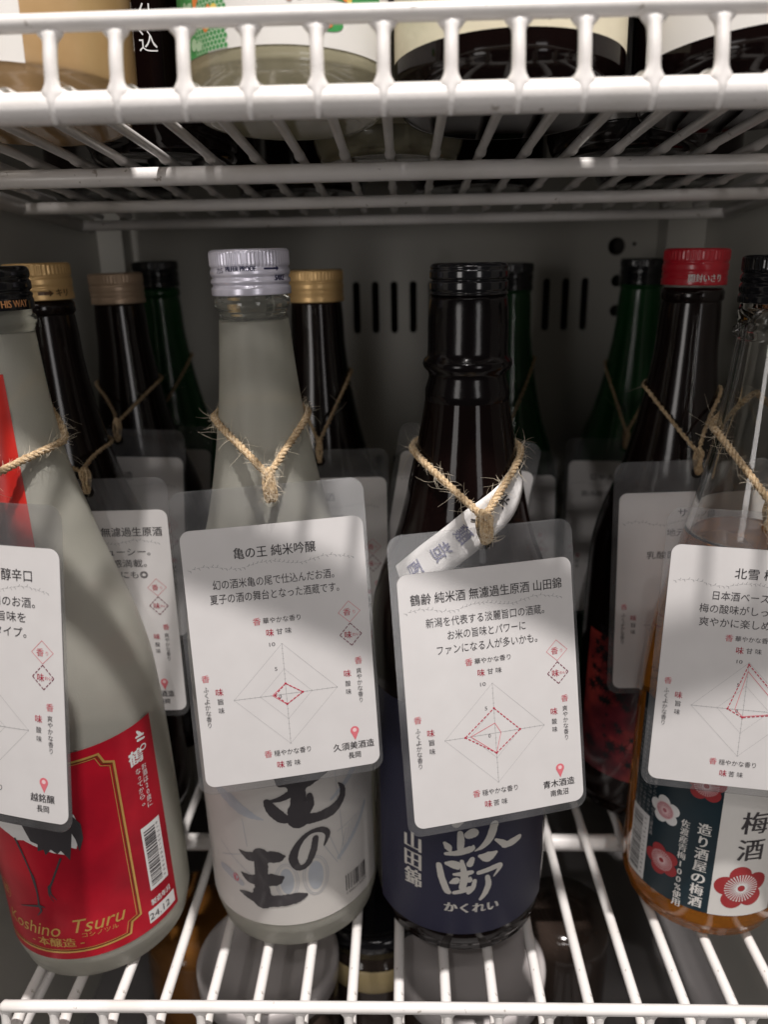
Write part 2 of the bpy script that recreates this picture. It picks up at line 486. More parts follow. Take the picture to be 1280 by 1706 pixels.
# ------------------------------------------------------------------ the refrigerator
def structure(name, mb, m):
    o = mb.build(name, m, smooth=False); o['kind'] = 'structure'; return o
WX0, WX1, BACK, TOP, FLOOR = -0.214, 0.208, 0.586, 0.40, -0.47
mb = MB(); mb.box((WX0-0.03, 0.20, FLOOR), (WX0, BACK, TOP)); structure('left_wall', mb, M['wall'])
mb = MB(); mb.box((WX1, 0.20, FLOOR), (WX1+0.03, BACK, TOP)); structure('right_wall', mb, M['wall'])
mb = MB(); mb.box((WX0-0.03, 0.20, FLOOR-0.02), (WX1+0.03, BACK, FLOOR-0.0005)); structure('fridge_floor', mb, M['floor'])
mb = MB(); mb.box((WX0-0.03, 0.245, TOP+0.0005), (WX1+0.03, BACK, TOP+0.03)); structure('fridge_ceiling', mb, M['wall'])
# back panel with real slots and peg holes
loops = [[(WX0-0.03, FLOOR), (WX1+0.03, FLOOR), (WX1+0.03, TOP), (WX0-0.03, TOP)]]
slots = []
for k in range(13):
    x = -0.0345 + 0.01385*k - 0.0003*0
    slots.append((x, -0.0350))
for k in range(10):
    slots.append((-0.0206+0.01385*k, -0.165))
for x, z in slots: loops.append(rounded_loop(x-0.0026, z-0.0185, x+0.0026, z+0.0185, 0.0025, 5))
holes = [(0.1525, 0.0045, 0.0062), (0.1543, -0.0190, 0.0042), (0.1548, -0.0400, 0.0042), (0.1650, 0.0060, 0.0014)]
for x, z, r in holes: loops.append([(x+r*math.cos(2*math.pi*i/20), z+r*math.sin(2*math.pi*i/20)) for i in range(20)])
bw = plate('back_wall', loops, BACK-0.002, BACK, M['wall']); bw['kind'] = 'structure'
mb = MB(); mb.box((WX0-0.03, BACK+0.012, FLOOR), (WX1+0.03, BACK+0.02, TOP)); structure('slot_shade_sheet', mb, M['slot'])  # sheet behind the slots, painted dark in place of duct shade
for sx, x0, x1 in ((1, 0.181, WX1-0.0005), (-1, WX0+0.0005, -0.196)):
    mb = MB(); mb.box((x0, BACK-0.022, FLOOR), (x1, BACK-0.0025, TOP)); structure('corner_post', mb, M['wall'])

# ------------------------------------------------------------------ wire shelves
def wire_shelf(label, loc, tilt, xs, x_end, cross, depth, group, fr_r=0.0042, cr_r=0.0045, dr=0.00235):
    root = thing('wire_shelf', label, 'wire shelf', loc, (R(tilt), 0, 0), group)
    x0, x1 = x_end
    def rail(name, y, z, r, ax0, ax1, bow=0.0):
        mb = MB(); n = 28
        pts = [(ax0+(ax1-ax0)*k/n, y, z + bow*(1-(2*k/n-1)**2)) for k in range(n+1)]
        pts = [(ax0-r*0.8, y, z), (ax0-r*0.5, y, z)] + pts + [(ax1+r*0.5, y, z), (ax1+r*0.8, y, z)]
        m_ = len(pts)
        ra = lambda t: r*(0.35 if t < 0.5/m_ or t > 1-0.5/m_ else 0.8 if t < 1.5/m_ or t > 1-1.5/m_ else 1)
        mb.tube(pts, ra, 16)
        return mb.build(name, M['shelf'], root)
    rail('front_rail', 0, 0, fr_r, x0, x1, 0.0006)
    rail('top_rail', 0.0, 0.0207, 0.0023, x0, x1, 0.0008)
    for q_, y in enumerate(cross): rail('cross_rod', y, 0, cr_r*(1 if q_ == 0 or cr_r > 0.004 else 0.8), x0, x1)
    # a deck rod with a little swelling where it is welded to each cross rod
    mb = MB(); pts = []; rr = []
    n = 90
    for k in range(n+1):
        y = 0.0012 + (depth-0.0012)*k/n
        s = sum(math.exp(-((y-c)/0.0028)**2) for c in list(cross)+[0.0])
        pts.append((0, y, 0.0068 - 0.0006*s - 0.0030*math.exp(-(y/0.005)**2))); rr.append((dr+0.0006*s+0.0012*math.exp(-(y/0.003)**2), dr+0.0003*s))
    mb.tube(pts, lambda t: rr[int(round(t*n))], 10)
    rod = None
    # an upright: rises from the face of the front rail and swells into both rails
    ub = MB(); up_ = []; ur = []
    path = [(-0.0017, -0.0037), (-0.0024, -0.0024), (-0.0027, -0.0006), (-0.0025, 0.0015), (-0.0021, 0.0040), (-0.0019, 0.0080), (-0.0015, 0.0120), (-0.0006, 0.0160), (0.0002, 0.0190), (0.0009, 0.0212), (0.0013, 0.0224)]
    S = spline(path, 4); N = len(S)-1
    for y, z in S:
        f = 0.0014*math.exp(-((z-0.0036)/0.0016)**2) + 0.0030*math.exp(-((z-0.0200)/0.0020)**2)
        e = 1.0 if z < 0.0185 else max(0.35, 1-(z-0.0185)/0.0058)
        e *= 1.0 if z > 0.001 else max(0.45, 1-(0.001-z)/0.0090)
        up_.append((0, y, z)); ur.append(((0.00185+f)*e, 0.0019*e))
    ub.tube(up_, lambda t: ur[int(round(t*N))], 12)
    rod = mb.build('deck_rod', M['shelf'], root); upr = ub.build('upright', M['shelf'], root)
    rod.location = (xs[0], 0, 0); upr.location = (xs[0], 0, 0)
    for x in xs[1:]:
        a = rod.copy(); link(a); a.parent = root; a.location = (x, 0, 0)
        b = upr.copy(); link(b); b.parent = root; b.location = (x + rnd.uniform(-0.0003, 0.0003), 0, 0); b.rotation_euler = (0, 0, rnd.uniform(-0.06, 0.06))
    for sx in (x0-0.0005, x1+0.0005):
        sb = MB(); sb.tube([(sx, -0.001, 0.001), (sx, depth/2, 0.001), (sx, depth, 0.001)], 0.0040, 12)
        sb.build('side_rod', M['shelf'], root)
    return root
UT = -4.4
wire_shelf('white wire shelf overhead, its underside and front fence crossing the top', (0, 0.232, 0.0397), UT,
           [-0.0937 - 0.01779*5 + 0.01779*k for k in range(21)], (-0.190, 0.186), (0.0985, 0.1760, 0.2470), 0.262, 'white wire shelves', cr_r=0.0036, dr=0.00175)
wire_shelf('white wire shelf at the bottom carrying the tagged bottles', (0, 0.232, DECK-0.00915), 0,
           [-0.1664+0.02018*k for k in range(18)], (-0.1665, 0.1785), (0.117, 0.225, 0.318), 0.335, 'white wire shelves')

def on_upper(x, y):
    """point on the tilted upper deck"""
    t = R(UT); yl = y-0.232
    return (x, 0.232 + yl*math.cos(t) - 0.0093*math.sin(t), 0.0397 + yl*math.sin(t) + 0.0093*math.cos(t))

# ------------------------------------------------------------------ bottles of the front row
SAKE = [(38.0, 3.5), (39.7, 8), (40.2, 16), (40.2, 60), (40.2, 100), (40.1, 130), (39.4, 148), (37.6, 160), (34.6, 172), (30.4, 184), (26.8, 194), (24.2, 204), (21.6, 215), (19.0, 229), (17.0, 243), (15.6, 256), (14.6, 268)]
def sake_profile(scale=1.0, top=280, dr=0.0):
    pts = [(r*scale+dr, z) for r, z in SAKE]
    return body_profile(pts, 38.5*scale)

# --- bottle 1: frosted, red crane label
b1 = thing('frosted_bottle', 'frosted bottle with red crane label and black screw cap at left', 'bottle', (-0.147, 0.292, DECK), (0, R(-1.25), 0), 'frosted sake bottles')
P1 = body_profile([(37.5, 3.5), (39.4, 9), (40.1, 18), (40.2, 60), (39.8, 100), (39.0, 118), (37.8, 135), (35.0, 152), (31.0, 168), (27.4, 181), (24.2, 193), (21.9, 204), (19.4, 214), (17.4, 224), (15.9, 235), (14.8, 246), (14.1, 258), (13.6, 270), (13.4, 276)], 38.5)
mb = MB(); mb.lathe(P1, 96); mb.build('glass', M['frosted'], b1)
mb = MB(); mb.lathe([(x/1000, z/1000) for x, z in [(13.3, 275.5), (13.6, 277), (14.6, 278.4), (14.9, 280), (14.6, 281.6), (13.6, 282.6), (13.4, 286)]], 72); mb.build('glass_collar', M['finish'], b1)
mb = cap_mesh(14.9, 15.5, 284.0, ribs=0, seg=96, waves=((0.42, 1.0), (0.70, 0.7), (0.28, 0.4)), top_round=2.2)
c = mb.build('screw_cap', M['black_cap'], b1)
p = Print(); p.text('orange_ink', 'THIS WAY', 14.6, 286.4, 3.3, width=12.0, bold=0.1); p.text('orange_ink', '→', 4.4, 286.4, 3.2); p.text('orange_ink', 'OPEN', -4.5, 286.4, 3.3, bold=0.1)
p.build(cyl_map(0.0149), c, cut=2)
lab = wrap('label', 0.0402, -88, 75.5, 14.5, 116, M['red_label'], b1, skew=0.8)
p = Print()
fr = [(-46, 106), (-41, 109), (-40, 112), (-5, 112), (26.5, 112.2), (28.2, 107.8), (32.0, 106), (32.2, 26.5), (28.0, 25.2), (26.6, 19.6), (12, 18.8), (-10, 18.2), (-40, 17.5), (-41, 22), (-46, 24)]
p.line('gold_ink', fr, 0.9, closed=True)
fr2 = [(x*0.955-0.35, 65+(z-65)*0.972) for x, z in fr]
p.line('gold_ink', fr2, 0.28, closed=True)
fr3 = [(x*0.978-0.15, 65+(z-65)*0.985) for x, z in fr]
p.line('brown_ink', fr3, 0.35, closed=True)
# crane
p.poly('white_ink', [(-30, 92), (-12, 98), (6, 96), (13.5, 88), (15, 80), (12, 71.5), (9.5, 73), (8.6, 69.2), (3, 71), (-3, 74), (-9, 77), (-12.5, 76.4), (-16, 78.5), (-22, 80.5)])
p.poly('ink', [(-8, 84.5), (3, 90), (12, 89), (15.4, 83), (15.3, 76), (13.0, 70.0), (12.4, 76), (11.4, 79.5), (10.2, 73), (8.8, 66.6), (6, 72), (4.4, 70.4), (2.2, 73), (-0.4, 70.2), (-0.8, 73), (-3.4, 72.2), (-2.8, 75.6), (-5.6, 77)])
p.poly('white_ink', [(8.5, 82), (12.8, 83), (13.6, 77), (12.6, 74.5), (11.2, 79), (9.6, 74)])
p.stroke('ink', [(-13.0, 77, 1.1), (-11.0, 70, 0.9), (-9.0, 61, 0.8), (-8.4, 58, 1.4), (-8.0, 50, 0.8), (-8.6, 43, 0.9)])
p.stroke('ink', [(-8.6, 43, 1.2), (-12, 42.4, 1.0), (-19, 40.4, 0.3)]); p.stroke('ink', [(-8.6, 43, 1.4), (-8.0, 40.6, 1.0), (-10.4, 37.6, 0.3)]); p.stroke('ink', [(-8.4, 43.4, 1.2), (-5.8, 42.6, 0.3)])
p.stroke('ink', [(5.2, 68, 0.9), (2.4, 62, 0.8), (-0.6, 55.6, 0.9), (-1.9, 53.4, 1.5), (-1.7, 50, 0.7), (0.2, 47.0, 0.3)]); p.stroke('ink', [(-1.9, 53.4, 1.3), (-2.6, 49.6, 0.5), (-1.2, 46.0, 0.2)])
# lettering
p.text('gold_ink', 'Koshino', -15.5, 30.6, 9.2, width=29, shear=0.32); p.text('gold_ink', 'Tsuru', 14.8, 32.4, 9.2, width=22, shear=0.32)
p.text('gold_ink', 'コシノツル', 14.8, 27.0, 2.6, width=15)
p.text('gold_ink', '- 本醸造 -', -4.4, 23.6, 4.8, width=24, bold=0.12)
p.ring('gold_ink', -30, 44, 4.0, 0.25, rz=4.6); p.text('gold_ink', '越', -30, 44, 5)
p.stroke('white_ink', [(44.4, 113, 0.9), (45.6, 111.4, 1.5), (47.4, 109.8, 0.6)]); p.stroke('white_ink', [(43.6, 110.6, 1.0), (47.6, 110.2, 1.0)]); p.stroke('white_ink', [(44.2, 108.8, 1.2), (47.8, 108.2, 0.9)])
p.ring('white_ink', 46.4, 104.4, 1.5, 0.55, rz=1.2)
p.text('white_ink', '鶴', 42.0, 102.0, 7.0, bold=0.25)
p.vtext('white_ink', 'お酒は20歳に', 45.2, 97, 2.9, pitch=3.2); p.vtext('white_ink', 'なってから。', 41.9, 96.5, 2.9, pitch=3.2)
p.barcode(38.4, 34.4, 49.0, 67.6, vertical=True, seed=3)
p.text('white_ink', '製造年月', 43.2, 28.0, 3.2, width=11, bold=0.1)
p.rect('white_ink', 35.6, 18.2, 51, 24.8); 
p.text('ink', '24.12', 41.6, 21.4, 4.4, width=11.5)
p.build(cyl_map(0.0402), lab, layers={'gold_ink': 1, 'white_ink': 1, 'brown_ink': 2, 'ink': 3}, cut=2.5, names={'ink': 'black_print', 'white_ink': 'white_print', 'gold_ink': 'gold_print', 'brown_ink': 'brown_print'})
wrap('neck_seal', 0, -35, 25, 166, 262, M['red_strip'], b1, lift=0.0004, prof=P1)

# --- bottle 2: frosted, pale label, white cap
b2 = thing('frosted_bottle', 'frosted bottle with white screw cap and pale label of large black brushed characters', 'bottle', (-0.0559, 0.309, DECK), (0, R(-0.6), 0), 'frosted sake bottles')
P2 = body_profile([(37.5, 3.5), (39.4, 9), (40.2, 18), (40.3, 60), (40.2, 100), (40.1, 130), (39.2, 150), (36.8, 163), (33.2, 175), (29.0, 187), (25.6, 198), (23.0, 209), (21.0, 219), (19.0, 230), (17.0, 243), (15.5, 256), (14.4, 268), (13.5, 278)], 38.5)
mb = MB(); mb.lathe(P2, 96); mb.build('glass', M['frosted'], b2)
mb = MB(); mb.lathe([(x/1000, z/1000) for x, z in [(13.3, 277.6), (13.2, 280.6), (13.4, 281.6), (14.4, 282.3), (14.8, 283.6), (14.7, 286), (13.8, 287), (13.3, 288.5)]], 72); mb.build('glass_collar', M['finish'], b2)
mb = cap_mesh(15.3, 16.6, 287.4, ribs=66, seg=264, waves=((0.60, 0.55), (0.39, 0.7), (0.22, 0.75)), top_round=1.4, band=0.36)
c = mb.build('screw_cap', M['white_cap'], b2)
p = Print(); p.text('navy_ink', 'PILFER PROOF', -0.8, 297.1, 2.3, width=11.5, bold=0.08); p.text('navy_ink', '力S', -9.6, 296.6, 2.3)
p.rect('navy_ink', 8.0, 296.6, 13.5, 297.2); p.poly('navy_ink', [(13.2, 295.9), (14.4, 296.9), (13.2, 297.9)]); p.text('navy_ink', 'SAKE', 14.8, 293.6, 2.6, width=5, shear=0.3, bold=0.1)
p.build(cyl_map(0.01522), c, cut=2)
lab = wrap('label', 0.0403, -72, 78, 16, 122, M['pale_label'], b2, skew=0.9)
def px2(L, conv): return [conv(*q) for q in L]
def cB2(x, y, w): # artwork measured on the label: column, row -> mm on the cylinder
    return (-18.8 + (x-410)*0.0736 + max(0, x-900)*0.022, 54.2 - (y-640)*0.0945 + (x-540)*0.0040 - max(0, abs(x-640)-250)*0.006, w*wk)
K = lambda L, col='ink', rough=0.08: p.stroke(col, [cB2(*q) for q in L], rough)
wk = 0.08
p = Print()
for q in ([(250, 300, 40), (380, 360, 80), (480, 410, 60), (590, 440, 8)], [(1180, 230, 60), (1080, 330, 40), (980, 400, 20)]): K(q, 'wash_blue', 0.12)
K([(240, 780, 50), (300, 790, 60), (400, 830, 40)], 'wash_line', 0.1)
for x, rx, rz in ((700, 4.3, 8.6), (875, 4.9, 9.6)):
    cx, cz, _ = cB2(x, 790, 0)
    p.ring('wash_line', cx, cz, rx+0.9, 0.28, rz=rz+0.9); p.disc('wash_blue', cx, cz, rx*0.72, 30, rz=rz*0.8); p.ring('wash_line', cx, cz, rx, 0.25, rz=rz)
for a, b in (((455, 450), (470, 600)), ((1005, 240), (1010, 420)), ((1020, 480), (1030, 700)), ((250, 620), (470, 760)), ((250, 700), (470, 640)), ((960, 600), (1010, 760)), ((1000, 590), (1120, 560)), ((930, 640), (990, 760))):
    A = cB2(*a, 0)[:2]; B_ = cB2(*b, 0)[:2]; p.line('wash_line', [A, B_], 0.3)
for k in range(6):
    a = cB2(1010+k*24, 720-k*22, 0)[:2]; b = cB2(1050+k*22, 600-k*12, 0)[:2]; p.line('wash_line', [a, b], 0.3)
K([(1000, 740, 26), (1070, 680, 30), (1150, 600, 30), (1190, 540, 26)], 'wash_blue', 0.1)
wk = 0.105; CH = []
for L in ([(412, 632, 6), (440, 645, 26), (480, 655, 46), (555, 648, 48), (630, 646, 58), (672, 646, 46), (694, 644, 16)], [(556, 640, 78), (550, 700, 60), (548, 760, 62), (546, 820, 66), (540, 880, 92), (538, 900, 96)],
          [(410, 762, 6), (436, 776, 30), (480, 788, 48), (560, 780, 58), (635, 776, 60), (676, 764, 18)], [(384, 880, 8), (430, 886, 34), (490, 896, 50), (560, 904, 60), (680, 898, 58), (760, 890, 50), (806, 884, 20)],
          [(888, 578, 26), (872, 640, 30), (838, 700, 26), (800, 722, 26), (765, 712, 34), (748, 665, 38), (768, 610, 30), (815, 560, 22), (870, 538, 20), (925, 545, 26), (950, 580, 24), (930, 634, 8)],
          [(695, 215, 34), (725, 245, 56), (745, 268, 8)], [(790, 195, 60), (795, 260, 80), (805, 330, 60), (800, 400, 84), (795, 450, 96)],
          [(612, 342, 8), (700, 330, 24), (790, 295, 40), (880, 250, 64), (960, 222, 46), (1000, 214, 20)], [(625, 345, 34), (650, 385, 52), (700, 430, 50), (745, 448, 30)],
          [(820, 455, 60), (900, 468, 46), (980, 458, 52), (1030, 420, 36), (1040, 370, 26), (1020, 330, 6)], [(868, 340, 26), (872, 390, 30), (850, 430, 20)], [(740, 200, 40), (820, 190, 50), (870, 185, 20)],
          [(700, 60, 40), (800, 40, 60), (900, 60, 40)], [(760, 90, 40), (830, 110, 70), (900, 90, 40)]): CH.append(L)
q2 = Print()
for grp in (CH[:4], CH[4:5], CH[5:]):
    for L in grp: q2.stroke('ink', [cB2(*q) for q in L], 0.08)
    q2.build(cyl_map(0.0403), lab, layers={'ink': 3}, cut=2.5, names={'ink': 'brush_character'}, stuff=False)
x, z, _ = cB2(360, 805, 0); p.disc('petal_pink', x, z, 1.7, 14, rz=2.3)
p.barcode(29, 22.5, 44, 34.5, vertical=False, box=False, seed=5)
for k in range(3): p.vtext('grey_ink', '清酒製造者新潟県長岡市小島谷' if k % 2 else '未成年者の飲酒は法律で禁止', -47.5+2.7*k, 70-3*k, 2.2, pitch=2.7)
p.build(cyl_map(0.0403), lab, layers={'wash_blue': 0, 'wash_line': 1, 'ink': 3, 'petal_pink': 1, 'grey_ink': 1}, cut=2.5, names={'ink': 'brush_lettering', 'wash_blue': 'wash_drawing', 'wash_line': 'line_drawing', 'petal_pink': 'seal_print'})

# --- bottle 3: black, navy label
b3 = thing('black_bottle', 'black glass bottle with ringed black neck and navy label lettered in silver', 'bottle', (0.0245, 0.307, DECK), (0, R(0.1), 0), 'dark bottles')
P3 = body_profile([(37.5, 3.5), (39.4, 9), (40.1, 18), (40.2, 60), (40.2, 100), (40.2, 140), (39.4, 157), (36.6, 169), (33.0, 179), (29.4, 188), (26.8, 197), (24.7, 206), (22.4, 217), (19.9, 228), (18.0, 238), (16.6, 247)], 38.5)
mb = MB(); mb.lathe(P3, 96); mb.build('glass', M['black_glass'], b3)
mb = MB(); mb.lathe([(x/1000, z/1000) for x, z in [(16.8, 243), (16.7, 250), (15.4, 254.5), (15.3, 256), (15.8, 257.2), (17.2, 258.6), (17.7, 260.2), (17.2, 261.8), (15.9, 263), (15.7, 266), (15.65, 275), (15.4, 281), (15.0, 284.5), (14.5, 286)]], 96); mb.build('neck_sleeve', M['sleeve'], b3)
mb = cap_mesh(15.1, 11.5, 286.2, ribs=0, waves=((0.10, 0.5), (0.46, 1.0), (0.80, 0.4)), top_round=2.4); mb.build('screw_cap', M['black_cap'], b3)
lab = wrap('label', 0.0402, -68, 66, 13.5, 127, M['navy_label'], b3, skew=1.6)
p = Print()
def cB3(x, y, w): # label artwork -> mm on the cylinder
    return (-7.5 + (x-520)*0.0690 + max(0, x-820)*0.025, 53.2 - (y-650)*0.0960 + (x-650)*0.006, w*0.092)
for L in ([(588, 488, 28), (592, 530, 34), (590, 575, 30)], [(640, 500, 44), (668, 490, 52)], [(495, 545, 20), (515, 565, 36), (530, 590, 10)], [(500, 602, 18), (580, 594, 30), (655, 575, 34), (670, 560, 10)],
          [(800, 465, 40), (775, 530, 40), (730, 570, 26), (680, 590, 6)], [(505, 655, 20), (545, 658, 44), (590, 670, 40), (600, 675, 8)], [(665, 632, 24), (650, 660, 34)],
          [(458, 668, 30), (475, 735, 34), (505, 800, 34), (520, 815, 28)], [(600, 640, 18), (612, 690, 30), (618, 740, 38), (605, 790, 32)], [(552, 714, 14), (610, 712, 28), (662, 705, 24)],
          [(532, 762, 14), (560, 752, 36), (572, 745, 30)], [(625, 745, 20), (650, 748, 30), (655, 735, 12)], [(555, 818, 20), (610, 808, 24), (655, 795, 26)], [(645, 820, 20), (672, 795, 24), (684, 755, 20)],
          [(812, 552, 14), (845, 578, 30), (870, 602, 34)], [(858, 598, 30), (900, 600, 42), (940, 594, 34)], [(712, 622, 20), (762, 634, 58), (815, 622, 20)],
          [(708, 714, 24), (780, 706, 28), (836, 700, 28), (838, 716, 22), (808, 752, 8)], [(764, 746, 24), (772, 790, 30), (752, 835, 28), (722, 866, 16)],
          [(560, 440, 40), (600, 400, 50), (650, 380, 40)], [(560, 330, 30), (640, 320, 40), (700, 330, 30)], [(760, 400, 50), (840, 380, 50), (900, 420, 30)], [(520, 250, 40), (700, 230, 60), (900, 260, 40)]):
    p.stroke('silver_ink', [cB3(*q) for q in L], 0.05)
p.build(cyl_map(0.0402), lab, layers={'silver_ink': 1}, cut=2.5, names={'silver_ink': 'brush_character'}, stuff=False)
p.vtext('silver_ink', '山田錦', -24.4, 62.6, 9.2, pitch=9.8, bold=0.35)
p.text('silver_ink', 'かくれい', 2.8, 28.3, 5.4, width=24, bold=0.3)
p.build(cyl_map(0.0402), lab, layers={'silver_ink': 1}, cut=2.5, names={'silver_ink': 'silver_lettering'})

# --- bottle 4: clear glass with plum wine
b4 = thing('clear_bottle', 'clear bottle of amber plum wine with blossom label and black cap at right', 'bottle', (0.1445, 0.312, DECK), (0, R(0.2), 0))
O4 = [(34.0, 3.0), (36.0, 7), (36.8, 14), (36.8, 60), (36.6, 95), (36.0, 115), (34.6, 133), (32.6, 148), (30.2, 160), (27.4, 174), (24.6, 187), (22.2, 199), (19.6, 213), (17.4, 227), (15.9, 240), (14.6, 252), (13.8, 262), (13.4, 266)]
P4 = body_profile(O4, 35)
IN4 = [(max(r-2.6, 9.5), z) for r, z in spline([(30.5, 6.5), (33.4, 9), (34.2, 14)] + [(r, z) for r, z in O4[3:]], 4)]
neck = [(13.4, 266.5), (13.6, 267.5), (15.1, 268.6), (15.4, 270), (15.1, 271.4), (13.9, 272.4), (13.8, 273.6), (14.4, 275), (14.2, 278), (13.6, 280.5)]
LV = 0.186
shell = [(interp(P4, LV), LV)] + [q for q in P4 if q[1] > LV] + [(r/1000, z/1000) for r, z in neck] + [(0.0105, 0.2805)]
inner = [(0.0105, 0.270)] + [(r/1000, z/1000) for r, z in reversed(IN4) if z > LV*1000] + [(interp(P4, LV)-0.0026, LV)]
mb = MB(); mb.lathe(shell + inner + [shell[0]], 96, close=False); mb.build('glass', M['clear_glass'], b4)
liq = [(0.0005, 0.0060), (0.018, 0.0040), (0.026, 0.0012)] + [q for q in P4[2:] if q[1] < LV-0.0002] + [(interp(P4, LV), LV-0.0003), (interp(P4, LV)-0.0027, LV-0.0003), (0.0005, LV-0.0012)]
mb = MB(); mb.lathe(liq, 96); mb.build('wine_filled_glass', M['plum'], b4)
mb = cap_mesh(14.9, 17.6, 280.8, ribs=60, seg=240, waves=((0.62, 0.9), (0.42, 0.8), (0.20, 0.5)), top_round=1.6, band=0.30); c = mb.build('screw_cap', M['black_cap'], b4)
p = Print(); p.rect('cream_ink', -5.6, 283.2, -0.6, 284.9); p.poly('cream_ink', [(-0.8, 282.2), (1.4, 284.0), (-0.8, 285.9)]); p.text('cream_ink', '開封', 5.2, 284.0, 3)
p.build(cyl_map(0.01485), c, cut=2)
lab = wrap('label', 0.0368, -83, 90, 16, 112, M['teal_label'], b4)
p = Print()
p.rect('white_label', -10.2, 16, 19.0, 112)
def flower(cx, cz, r, petal, core, stam, rot=0, ex=1.0):
    p = Print()
    for k in range(5):
        a = R(90+72*k+rot); p.disc(petal, cx+math.cos(a)*r*0.60*ex, cz+math.sin(a)*r*0.60, r*0.43*ex, 22, rz=r*0.43)
    p.disc(petal, cx, cz, r*0.5*ex, 20, rz=r*0.5)
    for k in range(32):
        a = R(360/32*k); p.line(stam, [(cx+math.cos(a)*r*0.16*ex, cz+math.sin(a)*r*0.16), (cx+math.cos(a)*r*0.60*ex, cz+math.sin(a)*r*0.60)], r*0.035)
    for k in range(32):
        a = R(360/32*k); p.disc(stam, cx+math.cos(a)*r*0.61*ex, cz+math.sin(a)*r*0.61, r*0.032, 8)
    p.ring(stam, cx, cz, r*0.17*ex, r*0.05, 20, rz=r*0.17)
    if core == 'petal_pink': p.disc('petal_pink', cx, cz, r*0.56, 20)
    p.build(cyl_map(0.0368), lab, layers={petal: 2, stam: 4, 'petal_pink': 3}, cut=2.5, names={petal: 'blossom', stam: 'stamens', 'petal_pink': 'blossom_heart'}, stuff=False)
flower(2.6, 31.6, 11.6, 'petal_red', 'white_ink', 'white_ink', rot=8)
flower(-32.4, 34.8, 8.2, 'petal_red', 'white_ink', 'blush_ink', rot=20)
flower(-33.6, 61.6, 7.2, 'white_ink', 'petal_pink', 'blush_ink', rot=10)
flower(-17.5, 82.5, 8.0, 'petal_red', 'white_ink', 'blush_ink')
flower(27, 92, 7, 'white_ink', 'petal_pink', 'blush_ink'); flower(32, 50, 8, 'petal_red', 'white_ink', 'blush_ink')
for ch, z, sz in (('北', 103, 10.5), ('雪', 92, 10.5), ('梅', 66.4, 11.5), ('酒', 52.2, 11.5)): p.text('ink', ch, 4.3, z, sz, bold=0.22)
p.vtext('white_label', '造り酒屋の梅酒', -15.8, 63.2, 6.0, pitch=6.55, bold=0.2)
p.vtext('white_label', '佐渡産青梅100%使用', -23.8, 62.0, 4.0, pitch=4.35, bold=0.1)
p.barcode(-53, 16.6, -41.0, 53, vertical=True, seed=8)
for k in range(5): p.vtext('grey_ink', '原材料名日本酒梅糖類アルコール分十二度未満', -51.8+3.0*k, 104-2*k, 2.1, pitch=2.6 if k < 4 else 2.5)
p.build(cyl_map(0.0368), lab, layers={'white_label': 1, 'petal_red': 2, 'white_ink': 3, 'petal_pink': 4, 'blush_ink': 4, 'ink': 4, 'grey_ink': 1}, cut=2.5,
        names={'white_label': 'white_panel', 'petal_red': 'red_blossom', 'white_ink': 'white_print', 'petal_pink': 'pink_blossom', 'blush_ink': 'stamen_print', 'ink': 'black_lettering'})

# ------------------------------------------------------------------ bottles of the back rows
def back_bottle(label, x, y, glass, capm, name, top=300, arrow=None, captext=None, text_m='ink', seg=48, rb=1.0, group='bottles in the back rows'):
    b = thing(name, label, 'bottle', (x, y, DECK), (0, R(x*6), 0), group)
    sc = rb
    prof = body_profile([(r*sc*0.95, z) for r, z in SAKE[:-1]] + [(14.4, 268), (13.7, 278)], 36.5)
    mb = MB(); mb.lathe(prof, seg); mb.build('glass', M[glass], b)
    mb = MB(); mb.lathe([(q/1000, z/1000) for q, z in [(13.5, 277), (14.6, 278.5), (14.6, 282), (13.6, 283.5)]], seg); mb.build('glass_collar', M[glass], b)
    mb = cap_mesh(15.0, 16.5, top-17, ribs=48, seg=192, waves=((0.62, 0.5), (0.36, 0.4), (0.22, 0.4)), top_round=1.4); c = mb.build('screw_cap', M[capm], b)
    if arrow or captext:
        p = Print()
        if arrow: p.rect(text_m, arrow, top-14.6, arrow+5.0, top-13.1); p.poly(text_m, [(arrow+4.8, top-15.4), (arrow+6.8, top-13.9), (arrow+4.8, top-12.3)])
        if captext: p.text(text_m, captext, captext and (arrow or 0)+ (11 if arrow else 0), top-13.8, 3.6, width=1.9*len(captext)*1.6, bold=0.1)
        p.build(cyl_map(0.01505), c, cut=2)
    return b, prof
goldL, pgL = back_bottle('dark bottle with pale gold cap printed with an arrow, behind the red-labelled bottle', -0.166, 0.372, 'brown_glass', 'gold_cap', 'dark_bottle', 301, arrow=5.5, captext='キリ', text_m='brown_ink')
bronz, pbr = back_bottle('dark bottle with dull bronze cap in the left back row', -0.1585, 0.452, 'brown_glass', 'bronze_cap', 'dark_bottle', 295)
greL, pgrL = back_bottle('dark green bottle with black cap in the far left corner', -0.1600, 0.532, 'green_glass', 'black_cap', 'green_bottle', 301)
goldC, pgC = back_bottle('dark bottle with orange gold cap right of the white-capped bottle', -0.0461, 0.4328, 'brown_glass', 'gold_cap', 'dark_bottle', 295)
greC, pgrC = back_bottle('green bottle with dark cap peeking out right of the ringed black neck', 0.0655, 0.512, 'green_glass', 'black_cap', 'green_bottle', 296)
hidC, phC = back_bottle('dark bottle hidden straight behind the ringed black neck', 0.0330, 0.432, 'brown_glass', 'black_cap', 'dark_bottle', 292)
greR, pgrR = back_bottle('green bottle with black cap beside the red-capped bottle', 0.1550, 0.540, 'green_glass', 'black_cap', 'green_bottle', 297)
redB, prB = back_bottle('black bottle with red cap and autumn leaf label', 0.1355, 0.389, 'brown_glass', 'red_cap', 'red_capped_bottle', 302, captext='開封いさり', text_m='white_ink')
